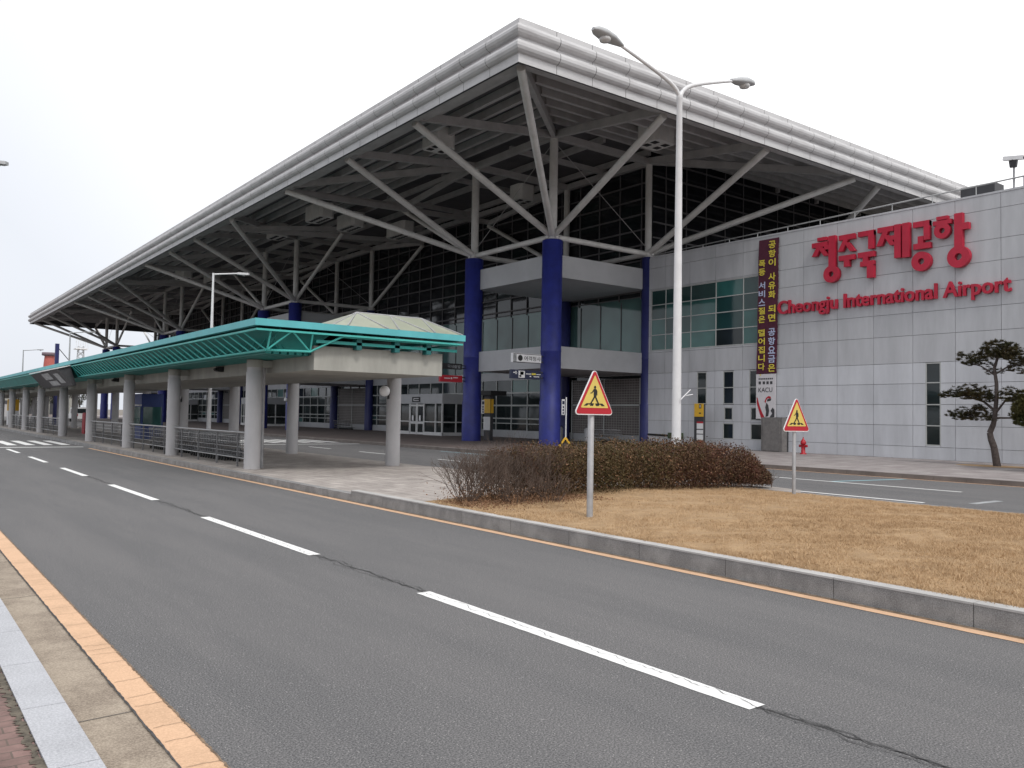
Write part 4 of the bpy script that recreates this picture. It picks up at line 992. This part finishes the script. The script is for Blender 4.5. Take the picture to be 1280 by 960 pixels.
for i in range(50):
    x = 10.2+i*.155; st += shrub_stems(x, 13.35+random.uniform(-.5, .5), .22, .98*float(hedge_top(np.array(x), 0))/1.1, 4, .55, 3)
twig_mesh('twigs', st, 'twig', HD)
bare = [(8.75, 12.95, .95, 16), (9.1, 13.3, 1.0, 17), (9.45, 12.75, 1.05, 11), (9.8, 13.4, 1.1, 12), (10.15, 12.6, 1.12, 12), (10.5, 13.2, 1.15, 12), (9.3, 12.2, .75, 8), (9.9, 11.95, .7, 8)]
blb = ['small bare twiggy shrub at the left tip of the planting', 'bare shrub behind the leftmost shrub', 'bare brown shrub left of the near crossing sign, over dead leaves', 'bare shrub in the middle of the twiggy group', 'bare twiggy shrub just left of the sign post', 'bare shrub merging into the leafy hedge', 'low bare shrub by the kerb with dead leaves', 'low bare shrub closest to the sign post']
for (x, y, h, n), l in zip(bare, blb):
    t = thing('bare_shrub', l, 'shrub', (x, y, .22), 'bare shrubs at the left end of the hedge')
    twig_mesh('stems', shrub_stems(x, y, .22, h*1.05, n+13, .95, 4), 'twig', t)
    n_ = 500; c = np.stack([rng.normal(x, .3, n_), rng.normal(y, .25, n_), .22+np.abs(rng.normal(0, .16, n_))+.0], 1); mesh_np('dead_leaves', leaf_quads(c, .016), 4, 'deadleaf', None, t)
n_ = 5000; c = np.stack([rng.uniform(8.3, 11.2, n_), 12.6+rng.normal(0, .45, n_), np.zeros(n_)], 1); c[:,2] = gz(c[:,0], c[:,1])+.01+np.abs(rng.normal(0, .02, n_)); c = c[(c[:,1] < 13.5)]
tag(mesh_np('leaf_litter', leaf_quads(c, .018), 4, 'deadleaf'), 'dead brown leaves lying under the bare shrubs', 'leaf litter', kind='stuff')
# pine on the pavement
def limb(mb, pts, r0, r1, n=8):
    for i in range(len(pts)-1):
        a = r0+(r1-r0)*i/(len(pts)-1); b_ = r0+(r1-r0)*(i+1)/(len(pts)-1); mb.tube(pts[i], pts[i+1], a, b_, n, cap=(i in (0, len(pts)-2)))
PX, PY = 35.9, 15.2
PT = thing('pine_tree', 'ornamental pine with bent dark trunk and flat cloud-like foliage pads by the white wall', 'pine tree', (PX, PY, .15))
def pp(u, z, w=0): return (PX+w, PY-u, z)     # u to the right in the picture
mb = MB(); limb(mb, [pp(0, .1), pp(-.06, .5), pp(-.12, .9), pp(-.24, 1.25), pp(-.28, 1.5), pp(-.14, 1.85), pp(-.08, 2.2), pp(-.02, 2.9), pp(-.02, 3.5), pp(-.1, 4.1), pp(.05, 4.6)], .15, .05, 10)
TR = mb.build('trunk', 'bark', PT)
for p_, r0, r1 in (([pp(-.05, 2.35), pp(-.5, 2.75), pp(-1.1, 2.95), pp(-1.7, 3.1)], .06, .02), ([pp(-.1, 2.15), pp(-.8, 2.15, .2), pp(-1.5, 2.2, .3)], .05, .02), ([pp(-.05, 2.3), pp(.4, 2.8, -.2), pp(.8, 2.95)], .05, .02), ([pp(-.05, 3.8), pp(-.6, 4.2), pp(-1.2, 4.4)], .04, .015), ([pp(0, 3.9), pp(.5, 4.2), pp(1.0, 4.2)], .04, .015), ([pp(-.05, 2.1), pp(.6, 2.1, .2), pp(1.1, 2.2)], .05, .02), ([pp(-.05, 3.4), pp(-.5, 3.3, -.2), pp(-.9, 3.15)], .02, .008)): mb = MB(); limb(mb, p_, r0, r1, 6); mb.build('branch', 'bark', PT)
def needles(pads, dens, size):
    cs = []
    for u, z, w, ru, rz in pads:
        nb = int(dens*ru*ru); ctr = rng.normal(0, 1, (nb, 3)); ctr /= np.maximum(1, np.linalg.norm(ctr, axis=1))[:,None]
        ctr *= np.array([ru, ru, rz])*.95; ctr[:,2] = np.where(ctr[:,2] < -rz*.4, ctr[:,2]*.5, ctr[:,2])
        for q in ctr:
            m_ = 26; d = rng.normal(size=(m_, 3)); d[:,2] = np.abs(d[:,2])*.7; d /= np.linalg.norm(d, axis=1)[:,None]
            cs.append((np.array(pp(u, z, w))+np.array([q[0], q[1], q[2]]), d))
    vs = []
    for p, d in cs:
        l = size*rng.uniform(.7, 1.2, (len(d), 1)); s = np.cross(d, [0.2, .5, .9]); s /= np.linalg.norm(s, axis=1)[:,None]
        vs.append(np.stack([p-s*.012+d*.01, p+s*.012+d*.01, p+d*l], 1).reshape(-1, 3))
    return np.vstack(vs)
pads = [(-.15, 4.75, 0, .75, .35), (.35, 4.75, .2, .65, .32), (-.75, 4.45, 0, .5, .2), (-1.25, 4.42, .1, .35, .14), (.9, 4.5, -.2, .55, .28), (1.35, 4.35, 0, .4, .2), (.45, 4.1, .3, .35, .14), (-.35, 4.1, .2, .3, .12),
        (-.9, 3.05, 0, .6, .26), (-1.45, 3.0, .1, .5, .2), (-1.9, 2.95, 0, .35, .12), (-.35, 3.0, -.2, .45, .2), (.35, 2.95, 0, .5, .22), (.75, 2.9, .2, .4, .18),
        (-1.0, 2.2, .2, .5, .16), (-1.5, 2.1, .3, .4, .13), (-1.85, 2.2, .2, .25, .1), (-.55, 2.15, 0, .35, .13), (.6, 2.15, .2, .4, .15), (-.75, 2.5, .1, .3, .1)]
mesh_np('foliage', needles([(u+random.gauss(0, .16), z+random.gauss(0, .1), w+random.gauss(0, .15), ru*.62, rz*1.25) for u, z, w, ru, rz in pads for _ in range(4)], 300, .12), 3, 'needle', None, PT)
# round conifer at the right edge
QX, QY = 34.0, 12.05
CT = thing('round_conifer', 'dense round olive-green conifer cut off by the right edge of the photo', 'conifer', (QX, QY, .15))
mb = MB(); limb(mb, [(QX, QY, .1), (QX+.05, QY, .8), (QX, QY-.05, 1.8), (QX, QY, 3.3)], .13, .05, 10); mb.build('trunk', 'bark', CT)
PXs, PYs = PX, PY; PX, PY = QX, QY
pads = []
for i in range(46):
    a = random.uniform(0, 2*math.pi); v = random.uniform(-1, 1); r = 1.15*math.sqrt(1-v*v)
    pads.append((r*math.cos(a)-.1, 2.3+1.25*v, r*math.sin(a), .46, .36))
mesh_np('foliage', needles(pads, 620, .13), 3, 'needle2', None, CT)
PX, PY = PXs, PYs
tag(MB().poly([(PX+.9*math.cos(a*math.pi/8), PY+1.6*math.sin(a*math.pi/8), .156) for a in range(16)]).build('planting_bed', 'soil'), kind='structure')
# distant bare trees beyond the platform
for i in range(13):
    x = -30+i*9+random.uniform(-2, 2); y = 215+random.uniform(-15, 40); h = random.uniform(6.5, 9)
    t = thing('distant_tree', 'bare distant tree beyond the end of the platform, one of a row', 'tree', (x, y, 0), 'distant trees beyond the platform')
    mb = MB(); limb(mb, [(x, y, -.1), (x+.1, y, h*.3), (x, y, h*.55), (x+.1, y, h*.9)], .22, .05, 7)
    for q in range(7):
        a = random.uniform(0, 6.28); z = h*random.uniform(.3, .65); l = h*random.uniform(.2, .35); limb(mb, [(x, y, z), (x+l*.6*math.cos(a), y+l*.6*math.sin(a), z+l*.5), (x+l*math.cos(a), y+l*math.sin(a), z+l)], .08, .02, 5)
    mb.build('trunk', 'bark', t)
    n_ = 1500; v = rng.normal(size=(n_, 3)); v /= np.linalg.norm(v, axis=1)[:,None]; v *= rng.uniform(.3, 1, n_)[:,None]**.5*(1+.25*np.sin(v[:,:1]*5+i))
    mesh_np('crown', leaf_quads(np.array([x, y, h*.66])+v*np.array([h*.3, h*.3, h*.36]), .2), 4, 'farfoliage', None, t)
# far tower, mast, post, wall, van
RT = thing('red_tower', 'distant red water tower with a wider top rim above the canopy roof', 'tower', (56.7, 400, 0))
d0 = 400.0; 
MB().lathe((56.7, 400, 0), [(2.6, 0), (2.25, 20), (1.9, 24.0)], 20).build('shaft', 'tower_red', RT); MB().lathe((56.7, 400, 0), [(1.9, 23.6), (3.0, 23.9), (3.0, 25.1), (2.8, 25.1), (2.8, 24.4), (1.0, 24.4)], 20).build('rim', 'tower_rim', RT)
SH = thing('distant_shed', 'pale grey low shed far beyond the platform, below the red tower', 'shed', (32, 262, 0))
MB().box(22, 258, 0, 44, 266, 5.2).build('walls', 'beam', SH)
MB().prism([(21.5, 257.5, 5.2), (44.5, 257.5, 5.2), (44.5, 257.5, 5.4), (33, 257.5, 6.6), (21.5, 257.5, 5.4)], (0, 9, 0)).build('roof', 'lampgrey', SH)
for x in (25, 31, 37): MB().box(x, 257.95, .1, x+3.5, 257.999, 3.6).build('shutter', 'dark', SH)
LT = thing('lattice_mast', 'distant white lattice radio mast right of the red tower', 'radio mast', (61.6, 360, 0))
lx, ly = 61.6, 360.0
mb = MB()
for a in (-1, 1):
    for b_ in (-1, 1): mb.tube((lx+a*2.0, ly+b_*2.0, 0), (lx+a*.9, ly+b_*.9, 26), .1, .1, 5)
for z in range(10, 26, 2):
    r = 2.0-1.1*z/26
    for s in (-1, 1): mb.tube((lx-r, ly+s*r, z), (lx+r, ly+s*r, z+2), .08, .08, 4); mb.tube((lx+r, ly+s*r, z), (lx-r, ly+s*r, z+2), .08, .08, 4); mb.tube((lx+s*r, ly-r, z), (lx+s*r, ly+r, z+2), .08, .08, 4)
mb.build('lattice', 'lampgrey', LT)
mb = MB(); mb.box(lx-2.2, ly-2.2, 24.6, lx+2.2, ly+2.2, 25)
for q in range(6): mb.tube((lx-2+q*.8, ly-2, 25), (lx-2+q*.8, ly-2, 28.5+q % 3), .07, .07, 4)
mb.build('platform', 'white', LT)
SP = thing('tall_sign_post', 'dark blue tall square post with a stay cable above the far canopy', 'post', (14.3, 96, .15))
MB().box(14.1, 96, .15, 14.45, 96.35, 8.4).build('post', 'darkblue', SP); MB().tube((14.45, 96.2, 7.9), (15.6, 95.8, 6.4), .04, .04, 5).build('stay', 'dark', SP)
tag(MB().box(-60, 190, 0, 23, 190.6, 2.4).build('boundary_wall', 'concrete'), 'grey boundary wall far beyond the platform gap', 'wall')
VN = thing('parked_van', 'white van parked far away, seen through the gap between the canopy columns', 'van', (22, 128, 0))
MB().prism([(20.9, 124.8, .45), (20.9, 129.6, .45), (20.9, 129.6, 1.0), (20.9, 128.8, 1.15), (20.9, 128.1, 1.95), (20.9, 124.8, 2.0)], (1.9, 0, 0)).build('body', 'carwhite', VN)
for y in (125.2, 126.6): MB().box(20.88, y, 1.15, 20.897, y+1.2, 1.75).build('window', 'glass_dark', VN)
MB().box(21.0, 124.77, 1.2, 22.7, 124.79, 1.8).build('window', 'glass_dark', VN)
for x in (20.95, 22.55):
    for y in (125.7, 128.7): MB().tube((x, y, .33), (x+.2, y, .33), .33, .33, 14).build('wheel', 'tyre', VN)
for x in (21.05, 22.4): MB().box(x, 124.76, .8, x+.25, 124.795, 1.1).build('tail_lamp', 'signred', VN)

# ================================================================== LIGHT, SKY, CAMERA
SUN_AZ = Vector((-.25, -1, 0)).normalized(); EL = math.radians(50)
sd = Vector((SUN_AZ.x*math.cos(EL), SUN_AZ.y*math.cos(EL), math.sin(EL)))
sl = bpy.data.lights.new('sun', 'SUN'); sl.energy = 1.3; sl.angle = math.radians(13); sl.color = (1, .965, .92)
so = bpy.data.objects.new('sun', sl); COL.objects.link(so); so.rotation_euler = (-sd).to_track_quat('-Z', 'Y').to_euler(); so.location = (0, -20, 40)
Wd = bpy.data.worlds.new('World'); S.world = Wd; Wd.use_nodes = True; nt = Wd.node_tree; N = nt.nodes; L = nt.links
bg = N['Background']; bg.inputs['Strength'].default_value = .12
sk = N.new('ShaderNodeTexSky'); sk.sky_type = 'NISHITA'; sk.sun_disc = False; sk.sun_elevation = EL; sk.sun_rotation = math.atan2(sd.x, sd.y); sk.air_density = 1.0; sk.dust_density = 3.0; sk.ozone_density = 1
hs = N.new('ShaderNodeHueSaturation'); hs.inputs['Saturation'].default_value = .2; L.new(sk.outputs[0], hs.inputs['Color'])
# overcast layer: bright overhead, dimmer blue-grey toward the horizon along the road
tc = N.new('ShaderNodeTexCoord'); sx = N.new('ShaderNodeSeparateXYZ'); L.new(tc.outputs['Generated'], sx.inputs[0])
dt = N.new('ShaderNodeVectorMath'); dt.operation = 'DOT_PRODUCT'; dt.inputs[1].default_value = (.62, -.25, .74); L.new(tc.outputs['Generated'], dt.inputs[0])
nz = N.new('ShaderNodeTexNoise'); nz.inputs['Scale'].default_value = 2.2; nz.inputs['Detail'].default_value = 6; L.new(tc.outputs['Generated'], nz.inputs['Vector'])
ad_ = N.new('ShaderNodeMath'); ad_.operation = 'MULTIPLY_ADD'; ad_.inputs[1].default_value = .12; L.new(nz.outputs['Fac'], ad_.inputs[0]); L.new(dt.outputs['Value'], ad_.inputs[2])
cr = N.new('ShaderNodeValToRGB'); e = cr.color_ramp.elements
e[0].position = -.05; e[0].color = (.96, 1.0, 1.08, 1); e[1].position = .45; e[1].color = (1.6, 1.6, 1.61, 1)
L.new(ad_.outputs[0], cr.inputs[0])
vm = N.new('ShaderNodeVectorMath'); vm.operation = 'SCALE'; vm.inputs['Scale'].default_value = 7.6; L.new(cr.outputs[0], vm.inputs[0])
mx = N.new('ShaderNodeMix'); mx.data_type = 'RGBA'; mx.inputs[0].default_value = .8
L.new(hs.outputs[0], mx.inputs[6]); L.new(vm.outputs[0], mx.inputs[7]); L.new(mx.outputs[2], bg.inputs['Color'])
cam = bpy.data.cameras.new('camera'); co = bpy.data.objects.new('camera', cam); COL.objects.link(co)
cam.sensor_width = 36; cam.lens = 1048.4/1280*36; cam.clip_end = 5000; cam.clip_start = .05
yaw, pitch, roll = (math.radians(v) for v in (36.99, 2.166, .984))
f = Vector((math.sin(yaw)*math.cos(pitch), math.cos(yaw)*math.cos(pitch), math.sin(pitch))); r = Vector((math.cos(yaw), -math.sin(yaw), 0)); u = r.cross(f)
r2 = r*math.cos(roll)+u*math.sin(roll); u2 = -r*math.sin(roll)+u*math.cos(roll)
co.matrix_world = Matrix(((r2.x, u2.x, -f.x, 0), (r2.y, u2.y, -f.y, 0), (r2.z, u2.z, -f.z, 1.85), (0, 0, 0, 1)))
S.camera = co
S.view_settings.view_transform = 'Standard'; S.view_settings.look = 'None'; S.view_settings.exposure = .1; S.view_settings.gamma = 1; S.view_settings.use_curve_mapping = False
